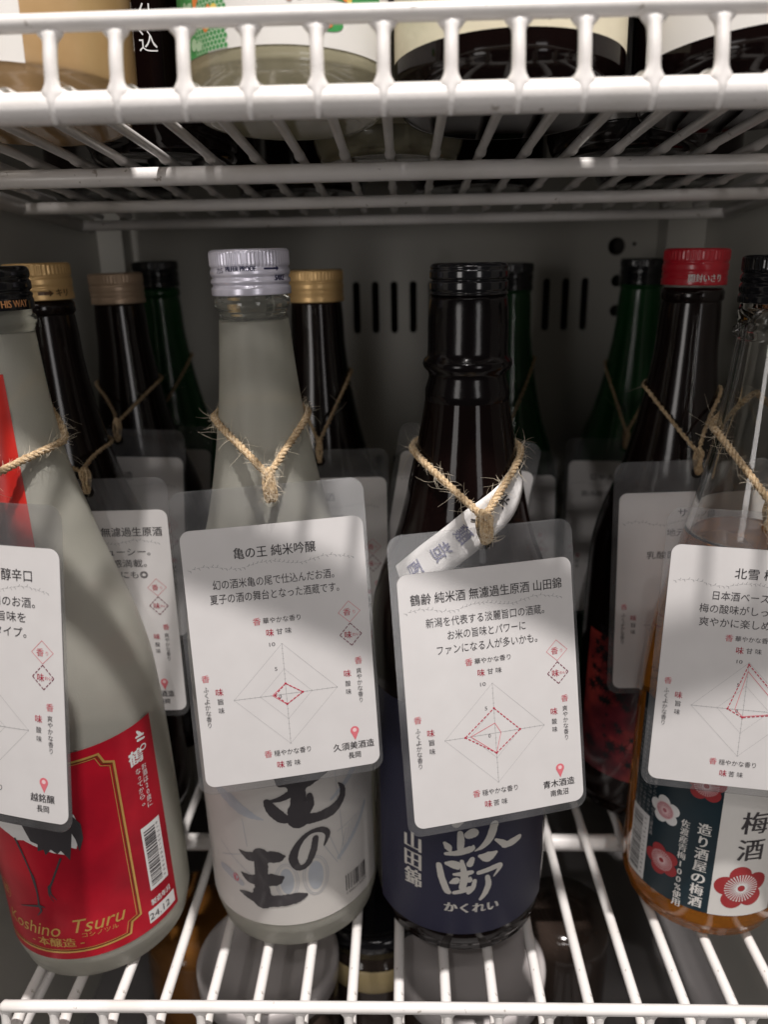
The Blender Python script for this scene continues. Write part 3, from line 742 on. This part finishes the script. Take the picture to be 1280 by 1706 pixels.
# strip of white paper on the gold-capped bottle's neck
wrap('neck_paper', 0, -60, -12, 232, 274, M['ribbon'], goldL, lift=0.0006, prof=pgL)

# autumn leaf label
def leaf_material():
    m = mat('autumn_leaf_print', (0.4, 0.03, 0.03), 0.35, coat=0.3)
    nt = m.node_tree; b = nt.nodes['Principled BSDF']
    tc = nt.nodes.new('ShaderNodeTexCoord')
    n1 = nt.nodes.new('ShaderNodeTexNoise'); n1.inputs['Scale'].default_value = 38; n1.inputs['Detail'].default_value = 3
    cr = nt.nodes.new('ShaderNodeValToRGB'); nt.links.new(tc.outputs['Object'], n1.inputs['Vector']); nt.links.new(n1.outputs['Fac'], cr.inputs['Fac'])
    e = cr.color_ramp.elements; e[0].position = 0.36; e[0].color = (0.035, 0.006, 0.012, 1); e[1].position = 0.66; e[1].color = (0.50, 0.06, 0.05, 1)
    q = cr.color_ramp.elements.new(0.5); q.color = (0.16, 0.016, 0.025, 1)
    nt.links.new(cr.outputs['Color'], b.inputs['Base Color'])
    return m
M['leaf_label'] = leaf_material()
lab = wrap('leaf_label', 0.0382, -75, 75, 26, 108, M['leaf_label'], redB)
p = Print(); rl = random.Random(4)
def maple(col, cx, cz, r, rot):
    pts = []
    for k in range(7):
        a = rot + k*2*math.pi/7
        for da, rr in ((-0.28, 0.30), (-0.12, 0.62), (0, 1.0), (0.12, 0.62)): pts.append((cx+r*rr*math.cos(a+da), cz+r*rr*math.sin(a+da)))
    p.poly(col, pts)
M['leaf_orange'] = mat('leaf_orange', (0.55, 0.07, 0.045), 0.4); M['leaf_black'] = mat('leaf_black', (0.02, 0.015, 0.018), 0.4)
for k in range(46): maple('leaf_orange', rl.uniform(-12, 44), rl.uniform(28, 62), rl.uniform(2.5, 5), rl.uniform(0, 6))
for k in range(190): maple('leaf_black', rl.uniform(-46, 46), rl.choice((rl.uniform(30, 112), rl.uniform(70, 112))), rl.uniform(1.6, 5.0), rl.uniform(0, 6))
p.build(cyl_map(0.0382), lab, layers={'leaf_orange': 1, 'leaf_black': 2}, cut=2.5, names={'leaf_orange': 'orange_leaf_print', 'leaf_black': 'black_leaf_print'})

# ------------------------------------------------------------------ laminated tags
def tag_matrix(p):
    x, y, z, a, b, c = p
    return Matrix.Translation((x, y, z)) @ Matrix.Rotation(c, 4, 'Z') @ Matrix.Rotation(a, 4, 'X') @ Matrix.Rotation(b, 4, 'Y')
BITS = [(-0.6, 0.3, 1.4, 0.9), (0.2, -0.5, 1.2, -0.6), (0.9, 0.1, 1.6, 0.4)]
def bend_mesh(me, H, A, B):
    bm = bmesh.new(); bm.from_mesh(me)
    for ax in (0, 2):
        v = -0.036 if ax == 0 else -H
        e = 0.036 if ax == 0 else 0
        while v < e:
            no = [0, 0, 0]; no[ax] = 1; co = [0, 0, 0]; co[ax] = v
            bmesh.ops.bisect_plane(bm, geom=bm.verts[:]+bm.edges[:]+bm.faces[:], plane_co=co, plane_no=no); v += 0.0045
    bm.to_mesh(me); bm.free()
    for v in me.vertices: v.co.y += bend(v.co.x, v.co.z, H, A, B)
    me.update()
def bend(x, z, H, A, B): return A*(x/0.0365)**2 + B*(z/H+0.5)*(x/0.0365)
def product_tag(label, pose, H, title, lines, brewer, city, chart_dash, chart_solid, group='laminated tasting tags', detail=True, title_w=30, line_w=None):
    t = bpy.data.objects.new('tasting_tag', None); t.empty_display_size = 0.01; link(t)
    t.matrix_world = tag_matrix(pose)
    tag_props(t, label, 'tag', group)
    W = 0.073
    film = [rounded_loop(-W/2, -H, W/2, 0, 0.0055, 8), [(0.0010+0.0028*math.cos(2*math.pi*i/20), -0.0058+0.0028*math.sin(2*math.pi*i/20)) for i in range(20)]]
    rb_ = random.Random(len(label)); bA, bB = rb_.uniform(0.0004, 0.0016), rb_.uniform(-0.0012, 0.0012)
    bend_mesh(plate('film', film, -0.00014, 0.00014, M['film'], t).data, H, bA, bB)
    x0, x1 = -0.0338, 0.0352; zt = -0.0148; zb = -H+0.0031
    card = plate('card', [rounded_loop(x0, zb, x1, zt, 0.0038, 8)], -0.00030, 0.00026, M['card'], t)
    bend_mesh(card.data, H, bA, bB)
    k = (zt-zb)/0.100
    def mp(x, z, lay):
        X = x0 + x/1000; Z = zt + z/1000*k
        return (X, -0.00035 - lay*0.00003 + bend(X, Z, H, bA, bB), Z)
    p = Print()
    p.text('ink', title, 34.5, -10.1, 4.3, width=title_w, bold=0.03)
    lw = line_w or [min(60, 3.85*len(s)) for s in lines]
    z, dz = (-21.2, 5.4) if len(lines) < 3 else (-19.6, 5.5)
    for s, w in zip(lines, lw):
        p.text('ink', s, 33.3, z, 3.7, width=w); z -= dz
    rr = random.Random(3)
    for i in range(38):                              # faint wreath of twigs
        x = 2.5 + i*1.66; zz = -14.8 + 0.9*math.sin(i*0.45)
        a = rr.uniform(-0.9, 0.9)
        p.line('grey_ink', [(x-0.7, zz-0.25*math.sin(a)), (x+0.5, zz+0.5*math.sin(a))], 0.16)
        p.line('grey_ink', [(x, zz), (x+0.5, zz+rr.choice((-0.8, 0.8)))], 0.22)
    p.text('pink_ink', '香', 25.3, -36.7, 2.9, bold=0.03); p.text('ink', '華やかな香り', 34.8, -36.7, 2.3, width=14.4)
    p.text('red_ink', '味', 29.9, -41.5, 2.9, bold=0.03); p.text('ink', '甘 味', 35.2, -41.4, 2.3, width=5.8)
    p.text('mid_ink', '10', 30.3, -46.1, 2.0, width=2.2, bold=0.04); p.text('mid_ink', '5', 30.9, -55.9, 2.0, width=0.9, bold=0.04)
    cx, cz, A = 34.0, -66.3, 20.1
    p.line('grey_ink', [(cx, cz+A), (cx, cz-A)], 0.2); p.line('grey_ink', [(cx-A, cz), (cx+A, cz)], 0.2)
    for s, w in ((1, 0.09), (0.5, 0.08)): p.line('grey_ink', [(cx, cz+A*s), (cx+A*s, cz), (cx, cz-A*s), (cx-A*s, cz)], w, closed=True)
    for i in range(1, 11):
        d = A*i/10
        for sx, sz in ((1, 0), (-1, 0), (0, 1), (0, -1)):
            p.line('grey_ink', [(cx+sx*d-0.35*sz, cz+sz*d-0.35*sx), (cx+sx*d+0.35*sz, cz+sz*d+0.35*sx)], 0.12)
    def quad(v): return [(cx, cz+A*v[0]/10), (cx+A*v[1]/10, cz), (cx, cz-A*v[2]/10), (cx-A*v[3]/10, cz)]
    if chart_solid: p.line('pink_ink', quad(chart_solid), 0.22, closed=True)
    if chart_dash:
        p.line('red_ink', quad(chart_dash), 0.38, closed=True, dash=(1.15, 0.55))
        for q in quad(chart_dash): p.disc('red_ink', q[0], q[1], 0.42, 10)
    p.text('mid_ink', '0', 31.6, -67.0, 2.0, width=0.9, bold=0.04)
    # legend diamonds
    p.line('pink_ink', [(61.0, -32.7), (65.4, -37.0), (61.0, -41.1), (56.7, -37.0)], 0.16, closed=True)
    p.text('pink_ink', '香', 60.1, -37.0, 2.9, bold=0.03); p.text('pink_ink', 'り', 62.9, -37.2, 1.5)
    p.line('dark_red_ink', [(61.0, -41.5), (65.3, -46.1), (61.1, -50.4), (56.7, -45.9)], 0.32, closed=True, dash=(1.2, 0.5))
    p.text('red_ink', '味', 60.0, -46.1, 2.9, bold=0.03); p.text('red_ink', 'わい', 63.1, -46.2, 1.4)
    p.text('pink_ink', '香', 4.0, -56.7, 2.9, bold=0.03); p.vtext('ink', 'ふくよかな香り', 3.8, -59.8, 2.2, pitch=2.35)
    p.text('red_ink', '味', 8.7, -62.5, 2.9, bold=0.03); p.vtext('ink', '旨味', 8.8, -65.0, 2.4, pitch=3.6)
    p.text('pink_ink', '香', 63.2, -56.8, 2.9, bold=0.03); p.vtext('ink', '爽やかな香り', 63.1, -59.8, 2.2, pitch=2.4)
    p.text('red_ink', '味', 58.5, -61.5, 2.9, bold=0.03); p.vtext('ink', '酸味', 58.4, -64.4, 2.3, pitch=3.3)
    p.text('pink_ink', '香', 24.9, -89.6, 2.9, bold=0.03); p.text('ink', '穏やかな香り', 34.4, -89.7, 2.4, width=14.4)
    p.text('red_ink', '味', 29.4, -94.5, 2.9, bold=0.03); p.text('ink', '苦 味', 34.3, -94.5, 2.4, width=5.6)
    # map pin
    p.disc('pink_ink', 59.6, -85.0, 1.75, 22); p.poly('pink_ink', [(58.1, -85.8), (61.1, -85.8), (59.6, -89.0)]); p.disc('blush_ink', 59.6, -84.8, 0.8, 14)
    p.text('ink', brewer, 58.8, -91.1, 3.1, width=3.3*len(brewer), bold=0.04)
    p.text('ink', city, 58.8, -95.1, 2.6, width=2.5*len(city), bold=0.04)
    p.build(mp, card, cut=3.0, layers={'grey_ink': 0, 'pink_ink': 1, 'red_ink': 2, 'ink': 2, 'dark_red_ink': 2, 'blush_ink': 2},
            names={'ink': 'black_print', 'red_ink': 'red_print', 'pink_ink': 'pink_print', 'grey_ink': 'grey_print', 'mid_ink': 'scale_figures', 'dark_red_ink': 'dark_red_print', 'blush_ink': 'blush_print'})
    return t
T1 = (-0.1499, 0.2505, -0.0773, R(-11.65), R(-1.82), R(-17.35))
T2 = (-0.0519, 0.2755, -0.0799, R(-10.23), R(-1.0), R(12.08))
T3 = (0.0281, 0.2709, -0.0958, R(-13.36), R(-0.41), R(14.3))
T4 = (0.1393, 0.2840, -0.0956, -0.1483, 0.0361, -0.1214)
product_tag('laminated tag cut by the left edge, hung on the red crane label bottle', T1, 0.116, '越の鶴 本醸造 芳醇辛口', ['キレの良い淡麗辛口のお酒。', 'ふくらみのある旨味を', 'しっかり楽しむタイプ。'], '越銘醸', '長岡', (4, 3, 5, 6), (3, 2, 4, 5), title_w=47, line_w=[51, 43, 43])
product_tag('laminated tag hung on the white-capped bottle, small dashed diamond on its chart', T2, 0.1194, '亀の王 純米吟醸', ['幻の酒米亀の尾で仕込んだお酒。', '夏子の酒の舞台となった酒蔵です。'], '久須美酒造', '長岡', (2.1, 3.2, 2.0, 2.2), (2.1, 3.2, 2.1, 2.7), title_w=31, line_w=[46, 49])
product_tag('laminated tag hung on the black ringed-neck bottle, longest title of all', T3, 0.1152, '鶴齢 純米酒 無濾過生原酒 山田錦', ['新潟を代表する淡麗旨口の酒蔵。', 'お米の旨味とパワーに', 'ファンになる人が多いかも。'], '青木酒造', '南魚沼', (5.0, 5.0, 4.0, 6.0), (2.0, 1.1, 4.0, 4.9), title_w=60, line_w=[47, 31, 40])
product_tag('laminated tag hung on the clear plum wine bottle at the right edge', T4, 0.1175, '北雪 梅酒', ['日本酒ベースの梅酒', '梅の酸味がしっかりして', '爽やかに楽しめる一本。'], '北雪酒造', '佐渡', (9.6, 9.0, 1.6, 3.0), (8.2, 7.6, 1.4, 1.6), title_w=20, line_w=[32, 41, 40])
BT = dict(
 goldL=((-0.1424, 0.325, -0.0907, -0.0542, -0.0096, 0.0), 'laminated tag behind the frosted red-label bottle, lit on its right half', '純米吟醸 一番ヂ 無濾過生原酒', ['フレッシュでジューシー。', 'まるでフルーツ感満載。', 'お肉料理やカレーにも◎'], '八酒造', '長岡'),
 goldC=((-0.0451, 0.385, -0.0932, -0.1396, -0.0059, 0.0), 'dim tag of the orange-gold-capped bottle, peeking out between the two middle tags', '純米酒', ['やさしい旨味。', '食事に合う一本。'], '柏露', '長岡'),
 greC=((0.0560, 0.455, -0.1130, -0.1396, -0.0079, 0.0), 'dim tag edge behind the tilted tag, right of the white paper strip', '吟醸', ['すっきり。'], '酒造', '新潟'),
 greR=((0.1398, 0.485, -0.1125, -0.1396, 0.0252, 0.0), 'dim far tag left of the red-capped bottle', 'じゃんげ 普通酒', ['飲み飽きしない晩酌酒。'], '酒造', '新潟'),
 redB=((0.133, 0.345, -0.0905, -0.0592, -0.0263, 0.0), 'warm-toned tag hung on the red-capped bottle', 'サビ猫', ['地元の米で', 'す。', '乳酸菌由来の旨味。'], '酒造', '新潟'),
 bronz=((-0.1542, 0.40, -0.0842, -0.1396, 0.0324, 0.0), 'dim tag hung on the bronze-capped bottle', '本醸造', ['旨口。'], '酒造', '新潟'),
 greL=((-0.1573, 0.472, -0.0967, -0.1396, 0.0553, 0.0), 'darkest tag in the far left corner', '純米', ['辛口の酒。'], '酒造', '新潟'),
 hidC=((0.0338, 0.385, -0.0853, -0.12, 0.1616, -0.1048), 'dim tilted tag showing on both sides of the black bottle shoulder', '吟醸', ['香り高い。'], '酒造', '新潟'))
for k, (pose, lab_, ti, li, br, ci) in BT.items():
    product_tag(lab_, pose, 0.1175, ti, li, br, ci, (4, 3, 4, 5), (3, 2, 3, 4), title_w=min(63, 5.0*len(ti)), line_w=[min(56, 4.4*len(q_)) for q_ in li])

# ------------------------------------------------------------------ twine
def twine(label, bottle, prof, pose, z_side, rise=0.006, r=0.00077, fibres=0, side_phi=0.0, detail=True, K_off=(0.001, -0.0022, 0.0028), group='jute twine ties', lay=6.5):
    t = thing('twine_tie', label, 'twine', (0, 0, 0), (0, 0, 0), group)
    mw = tag_matrix(pose)
    Kw = mw @ Vector(K_off)
    bm_ = Matrix.Translation(bottle.location) @ bottle.rotation_euler.to_matrix().to_4x4()
    inv = bm_.inverted()
    K = inv @ Kw
    th = r*2.05
    phiK = math.atan2(K.x, -K.y)
    ctrl = []
    def surf(phi, z):
        rr = interp(prof, z) + th*0.95
        return Vector((rr*math.sin(phi), -rr*math.cos(phi), z))
    zk = K.z
    n = 26
    for i in range(n+1):
        f = i/n
        phi = phiK + f*2*math.pi
        d = min(f, 1-f)*2*math.pi                    # angle away from the knot
        if d < math.pi/2: z = zk + (z_side-zk)*math.sin(d)**0.9
        else: z = z_side + rise*(1-math.sin(d))
        q = surf(phi, z)
        if d < 0.85:
            w = 1 - (d/0.85); w = w*w*(3-2*w)
            q = q.lerp(K, w)
            # keep outside the glass
            rmin = interp(prof, q.z) + th*0.95
            rq = math.hypot(q.x, q.y)
            if rq < rmin: q.x *= rmin/rq; q.y *= rmin/rq
        ctrl.append(tuple(q))
    S = [bm_ @ Vector(q) for q in spline(ctrl, 8)]
    # resample evenly
    pts = [S[0]]
    step = 0.0007 if detail else 0.002
    acc = 0
    for a, b in zip(S[:-1], S[1:]):
        L = (b-a).length; d = step-acc
        while d <= L: pts.append(a.lerp(b, d/L)); d += step
        acc = L-(d-step)
    def strands(path, k3=3, rr=r, off=None, pitch=lay/1000, wob=0.12):
        off = off or rr*1.05
        nrm = None; fr_ = []
        for k in range(len(path)):
            tt = (path[min(k+1, len(path)-1)]-path[max(k-1, 0)]).normalized()
            if nrm is None: nrm = tt.cross(Vector((0.3, 0.2, 1))).normalized()
            nrm = (nrm-tt*nrm.dot(tt)).normalized(); fr_.append((nrm.copy(), tt.cross(nrm)))
        for s in range(k3):
            mb = MB(); out = []; L = 0
            for k, q in enumerate(path):
                if k: L += (path[k]-path[k-1]).length
                a = 2*math.pi*(L/pitch + s/k3)
                o = off*(1+rnd.uniform(-wob, wob))
                out.append(q + fr_[k][0]*(o*math.cos(a)) + fr_[k][1]*(o*math.sin(a)))
            rs = [rr*(1+rnd.uniform(-0.14, 0.14)) for _ in path]
            mb.tube(out, lambda u: rs[int(round(u*(len(path)-1)))], 7 if detail else 5)
            mb.build('strand', M['twine'], t)
        return fr_
    strands(pts, 3 if detail else 2)
    # the hitch through the hole of the tag: loops over the film edge, front and back
    hx, hz = 0.0010, -0.0058
    mbh = MB()
    nh = 11 if detail else 3
    for i in range(nh):
        dx = (-1+2*i/(nh-1))*(0.0021 if detail else 0.001); j = lambda a=0.0004: rnd.uniform(-a, a)
        path = [(hx+dx*0.55, 0.0008, hz+0.0008), (hx+dx*0.6, -0.0008, hz-0.0004+j()), (hx+dx*0.9+j(), -0.0021+j(.0003), hz+0.0012), (hx+dx+j(.0006), -0.0031+j(.0005), hz+0.0048), (hx+dx*0.95+j(.0008), -0.0031+j(.0005), 0.0028+j(.0008)), (hx+dx*0.5+j(.0006), -0.0016, 0.0056+j(.0008)), (hx+dx*0.9, 0.0010, 0.0036), (hx+dx, 0.0017, -0.0005), (hx+dx*0.55, 0.0008, hz+0.0008)]
        W_ = [mw @ Vector(q) for q in spline(path, 7)]
        m1 = MB(); rs = [(0.00052 if detail else 0.0006)*(1+rnd.uniform(-0.3, 0.3)) for _ in W_]
        m1.tube(W_, lambda u: rs[int(round(u*(len(W_)-1)))], 6)
        mbh.add(m1.v, m1.f)
    mbh.build('hitch', M['twine'], t)
    if fibres:
        fb = MB()
        def hair(base, dirn, L, w):
            q = Vector(base); d = dirn.normalized(); cur = Vector((rnd.uniform(-1, 1), rnd.uniform(-1, 1), rnd.uniform(-1, 1)))
            P = [q.copy()]
            for k in range(5):
                q = q + d*(L/5); d = (d + cur*0.22 + Vector((rnd.uniform(-.18, .18), rnd.uniform(-.18, .18), rnd.uniform(-.18, .18)))).normalized(); P.append(q.copy())
            fb.tube(P, lambda u: w*(1-0.6*u), 3, caps=False)
        for i in range(fibres):
            k = rnd.randrange(len(pts)-1)
            tt = (pts[k+1]-pts[k]).normalized()
            v = Vector((rnd.gauss(0, 1), rnd.gauss(0, 1), rnd.gauss(0, 1))); v = (v - tt*v.dot(tt)).normalized()
            L = rnd.choice((0.001, 0.0015, 0.0015, 0.002, 0.002, 0.003, 0.004, 0.006, 0.010))*rnd.uniform(0.6, 1.2)
            hair(pts[k]+v*r*1.7, v*0.7 + tt*rnd.uniform(-1.4, 1.4), L, rnd.uniform(0.00005, 0.00009))
        for i in range(fibres//4):
            a = rnd.uniform(0, 6.28); b = mw @ Vector((hx+rnd.uniform(-0.003, 0.003), -0.0032, hz+rnd.uniform(0, 0.011)))
            v = (mw.to_3x3() @ Vector((math.cos(a), -0.5, math.sin(a))))
            hair(b, v, rnd.uniform(0.001, 0.005), rnd.uniform(0.00004, 0.00008))
        o = fb.build('loose_fibres', M['fibre'], t); o['kind'] = 'stuff'
    return t
twine('jute twine looped on the neck of the frosted crane label bottle', b1, P1, T1, 0.2335, rise=0.024, fibres=620, K_off=(-0.001, -0.0022, 0.004))
twine('jute twine looped on the neck of the white-capped frosted bottle', b2, P2, T2, 0.2405, rise=0.004, fibres=620)
twine('jute twine looped on the shoulder of the black ringed-neck bottle', b3, P3, T3, 0.2260, rise=0.004, fibres=620)
twine('jute twine looped on the neck of the clear plum wine bottle', b4, P4, T4, 0.2310, rise=0.012, fibres=620)
for nm, b_, pr_, zs, lb in (('goldL', goldL, pgL, 0.214, 'thin dim twine on the pale-gold-capped bottle'), ('bronz', bronz, pbr, 0.234, 'dim twine on the bronze-capped bottle'), ('greL', greL, pgrL, 0.238, 'barely lit twine on the far left green bottle'),
                            ('goldC', goldC, pgC, 0.240, 'dim twine on the orange-gold-capped bottle'), ('greC', greC, pgrC, 0.236, 'dim twine on the green bottle beside the ringed neck'), ('hidC', hidC, phC, 0.240, 'twine on the hidden middle bottle'),
                            ('greR', greR, pgrR, 0.228, 'dim twine on the green bottle beside the red cap'), ('redB', redB, prB, 0.236, 'dim twine on the red-capped bottle')):
    twine(lb, b_, pr_, BT[nm][0], zs, r=0.00062, detail=False, fibres=24)

# ------------------------------------------------------------------ white paper strip tied on the black bottle
cl = [(66, 217, 8), (46, 212.8, 12.5), (27, 207.3, 14.5), (7, 201.6, 15), (-10, 195, 15), (-29, 187, 15), (-42, 180.4, 15), (-50, 176, 15)]
def on_b3(phi, z, lift):
    r = interp(P3, z/1000)+lift
    return Vector((0.0245+r*math.sin(phi), 0.307-r*math.cos(phi), DECK+z/1000))
S = spline(cl, 8)
vs = []; fs = []; fr = []
for k, (ph, z, w) in enumerate(S):
    A0 = S[max(0, k-1)]; B0 = S[min(len(S)-1, k+1)]
    C0 = on_b3(R(ph), z, 0.0008)
    t_ = (on_b3(R(B0[0]), B0[1], 0.0008)-on_b3(R(A0[0]), A0[1], 0.0008)).normalized()
    nrm = (C0-Vector((0.0245, 0.307, C0.z))).normalized(); nrm.z = 0.35; nrm.normalize()
    side = nrm.cross(t_).normalized()
    if side.z < 0: side = -side
    row = []
    for f in (-0.5, -0.3, -0.15, 0, 0.15, 0.3, 0.5):
        q = C0 + side*(w/1000*f)
        rr = math.hypot(q.x-0.0245, q.y-0.307); rm = interp(P3, q.z-DECK)+0.0006+0.0016*abs(f)
        if rr < rm: q.x = 0.0245+(q.x-0.0245)*rm/rr; q.y = 0.307+(q.y-0.307)*rm/rr
        row.append(q)
    fr.append((row, w/1000)); vs += row
for k in range(len(S)-1):
    for i in range(6): fs.append((k*7+i, k*7+i+1, (k+1)*7+i+1, (k+1)*7+i))
mb = MB(); mb.add(vs, fs)
strip = mb.build('paper_strip', M['ribbon'])
sm = strip.modifiers.new('thick', 'SOLIDIFY'); sm.thickness = 0.00012
tag_props(strip, 'white paper strip with dark characters slung across the black bottle shoulder', 'paper strip')
total = len(S)-1
FK = (-0.5, -0.3, -0.15, 0, 0.15, 0.3, 0.5)
L_mm = sum((fr[k+1][0][3]-fr[k][0][3]).length for k in range(total))*1000
def strip_map(x, z, lay):
    u = min(max(x/L_mm, 0), 0.999)*total; k = int(u); f = u-k
    g = max(-0.499, min(0.499, z/1000/fr[k][1])); i = max(j for j in range(6) if FK[j] <= g); h = (g-FK[i])/(FK[i+1]-FK[i])
    a_ = fr[k][0]; b_ = fr[k+1][0]
    q = a_[i].lerp(a_[i+1], h).lerp(b_[i].lerp(b_[i+1], h), f)
    o = Vector((q.x-0.0245, q.y-0.307, 0)).normalized()
    return q + o*0.00035
p = Print()
for ch, u, sz, col in (('米', 0.24, 8, 'ink'), ('大', 0.40, 8, 'ink'), ('醸', 0.52, 8.5, 'indigo_ink'), ('造', 0.65, 8.5, 'indigo_ink'), ('酒', 0.82, 9.5, 'indigo_ink')):
    p.text(col, ch, u*L_mm, 0.8, sz*0.75, rot=90, bold=0.15, width=sz*0.68)
p.build(strip_map, strip)

# ------------------------------------------------------------------ bottles on the upper shelf
def upper_bottle(name, label, x, y, r, m, top=0.29, group='bottles on the upper shelf'):
    b = thing(name, label, 'bottle', on_upper(x, y), (R(UT), 0, 0), group)
    s = r/0.0402
    prof = body_profile([(37.0*s, 3.0), (39.4*s, 8), (40.2*s, 16)] + [(q*s if z < 215 else q, z) for q, z in SAKE[3:]], 38*s)
    mb = MB(); mb.lathe(prof, 72); mb.build('glass', M[m], b)
    mb = cap_mesh(15, 18, 268, seg=48, waves=((0.5, 0.5),)); mb.build('screw_cap', M['black_cap'], b)
    return b
u1 = upper_bottle('tan_bottle', 'cloudy tan bottle with white label on the upper shelf at far left', -0.1290, 0.287, 0.0385, 'tan_sake')
lab = wrap('label', 0.0385, -60, 28, 9, 110, M['white_label'], u1); p = Print(); p.text('ink', '生', 0, 27.5, 11, bold=0.3); p.text('ink', '原', 0, 41, 11, bold=0.3); p.build(cyl_map(0.0385), lab, layers={'ink': 1}, cut=3)
u2 = upper_bottle('black_bottle', 'black bottle with faint grey vertical lettering on the upper shelf', -0.1010, 0.357, 0.033, 'black_glass')
p = Print(); p.vtext('white_ink', '仕込', 6, 49.5, 7.5, pitch=9); q = u2.children[0]; p.build(cyl_map(0.033), q, layers={'white_ink': 1}, cut=3)
u3 = upper_bottle('pale_bottle', 'pale cloudy bottle with green floral label on the upper shelf', -0.0385, 0.290, 0.0345, 'pale_sake')
lab = wrap('label', 0.0345, -85, 85, 13, 110, M['white_label'], u3)
p = Print()
p.rect('green_print', -50, 13, -21, 80); p.rect('green_print', 0, 26, 40, 80)
for i in range(16):
    for j in range(22):
        hx = -26 + i*1.5 + (j % 2)*0.75; hz = 14 + j*1.3
        if hx < -13.5: p.disc('green_print', hx, hz, 0.8, 6); p.ring('light_green', hx, hz, 0.75, 0.2, 6)
rl = random.Random(9)
for k in range(26): p.disc('light_green', rl.uniform(-48, -22), rl.uniform(14, 44), rl.uniform(1, 2.4), 12, rz=rl.uniform(0.7, 2))
for k in range(14):
    x, z = rl.choice(((-34, 15.5), (-20, 22), (-44, 26), (-27, 30), (8, 29), (24, 30)))
    for a in range(3): p.disc(rl.choice(('orange_print', 'yellow_print')), x+rl.uniform(-2.5, 2.5), z+rl.uniform(-2.5, 2.5), rl.uniform(0.8, 1.6), 10, rz=rl.uniform(1.2, 2.8))
p.disc('green_print', 17.5, 19.5, 5.2, 26, rz=2.2); p.disc('orange_print', 17.5, 19.2, 1.5, 12, rz=1.0); p.disc('yellow_print', 15, 19.5, 0.8, 10)
p.build(cyl_map(0.0345), lab, layers={'green_print': 1, 'light_green': 2, 'orange_print': 3, 'yellow_print': 4}, cut=3, names={'green_print': 'green_print', 'light_green': 'leaf_print', 'orange_print': 'orange_print', 'yellow_print': 'yellow_print'})
u4 = upper_bottle('black_bottle', 'black bottle with cream washi label in the middle of the upper shelf', 0.0358, 0.293, 0.0385, 'black_glass')
lab = wrap('label', 0.0385, -80, 80, 15.5, 110, M['cream_label'], u4); p = Print(); p.text('ink', 'にごり', 9, 19.5, 4.2, width=11, rot=180); p.vtext('ink', '純米', 0, 80, 14); p.build(cyl_map(0.0385), lab, layers={'ink': 1}, cut=3)
u5 = upper_bottle('black_bottle', 'dark bottle with plain white label at the right end of the upper shelf', 0.1160, 0.291, 0.0385, 'black_glass')
wrap('label', 0.0385, -75, 70, 15, 110, M['white_label'], u5, skew=2)
for lb, x, y in (('added dark bottle blocking light at the back left corner of the upper shelf', -0.150, 0.440), ('added dark bottle blocking light on the upper shelf behind the pale floral bottle', -0.055, 0.455),
                 ('added dark bottle blocking light on the upper shelf behind the cream-labelled bottle', 0.040, 0.452), ('added dark bottle blocking light at the back right corner of the upper shelf', 0.140, 0.448)):
    upper_bottle('dark_bottle', lb, x, y, 0.037, 'brown_glass', group='added light-blocking bottles at the back of the upper shelf')  # row added to keep the aisle spot off the back wall
u6 = upper_bottle('pale_bottle', 'pale labelled bottle seen between two bottles of the upper shelf', -0.0060, 0.372, 0.033, 'pale_sake')
u7 = upper_bottle('dark_bottle', 'dark bottle with grey label behind the upper shelf front row at right', 0.0980, 0.372, 0.034, 'brown_glass')
wrap('label', 0.034, -70, 70, 10, 110, M['pale_label'], u7)
wrap('label', 0.033, -70, 70, 10, 110, M['cream_label'], u6)

# ------------------------------------------------------------------ jars on the cabinet floor
def jar(label, x, y, ztop, r, lidm, bodym, band=False, name='lidded_jar'):
    h = ztop-FLOOR
    b = thing(name, label, 'jar', (x, y, FLOOR), (0, 0, 0), 'jars below the wire shelf')
    mb = MB(); mb.lathe([(0.0005, 0.001), (r-0.006, 0.0008), (r-0.002, 0.004), (r-0.001, 0.012), (r-0.001, h*0.75), (r-0.002, h-0.013), (0.01, h-0.013)], 64); mb.build('body', M[bodym], b)
    if lidm:
        mb = MB(); mb.lathe([(r-0.003, h-0.0125), (r-0.0002, h-0.012), (r, h-0.002), (r-0.0012, h), (r-0.0035, h), (r-0.0050, h-0.0022), (0.020, h-0.0026), (0.001, h-0.0024)], 72); mb.build('lid', M[lidm], b)
    if band:
        mb = MB(); mb.lathe([(r-0.0006, h-0.036), (r+0.0004, h-0.035), (r+0.0004, h-0.022), (r-0.0006, h-0.021)], 64, close=False); mb.build('band', M['gold_band'], b)
    return b
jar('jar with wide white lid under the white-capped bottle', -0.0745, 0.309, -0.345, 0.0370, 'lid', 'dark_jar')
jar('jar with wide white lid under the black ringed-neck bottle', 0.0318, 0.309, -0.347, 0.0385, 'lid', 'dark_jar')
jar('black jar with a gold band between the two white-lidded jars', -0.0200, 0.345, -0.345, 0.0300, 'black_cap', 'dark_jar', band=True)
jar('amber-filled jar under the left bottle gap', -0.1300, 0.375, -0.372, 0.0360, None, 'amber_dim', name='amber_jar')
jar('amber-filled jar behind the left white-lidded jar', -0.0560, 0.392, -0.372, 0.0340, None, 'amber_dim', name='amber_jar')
jar('clear dark jar right of the white-lidded jars', 0.0930, 0.370, -0.365, 0.0290, None, 'dark_jar', name='clear_jar')
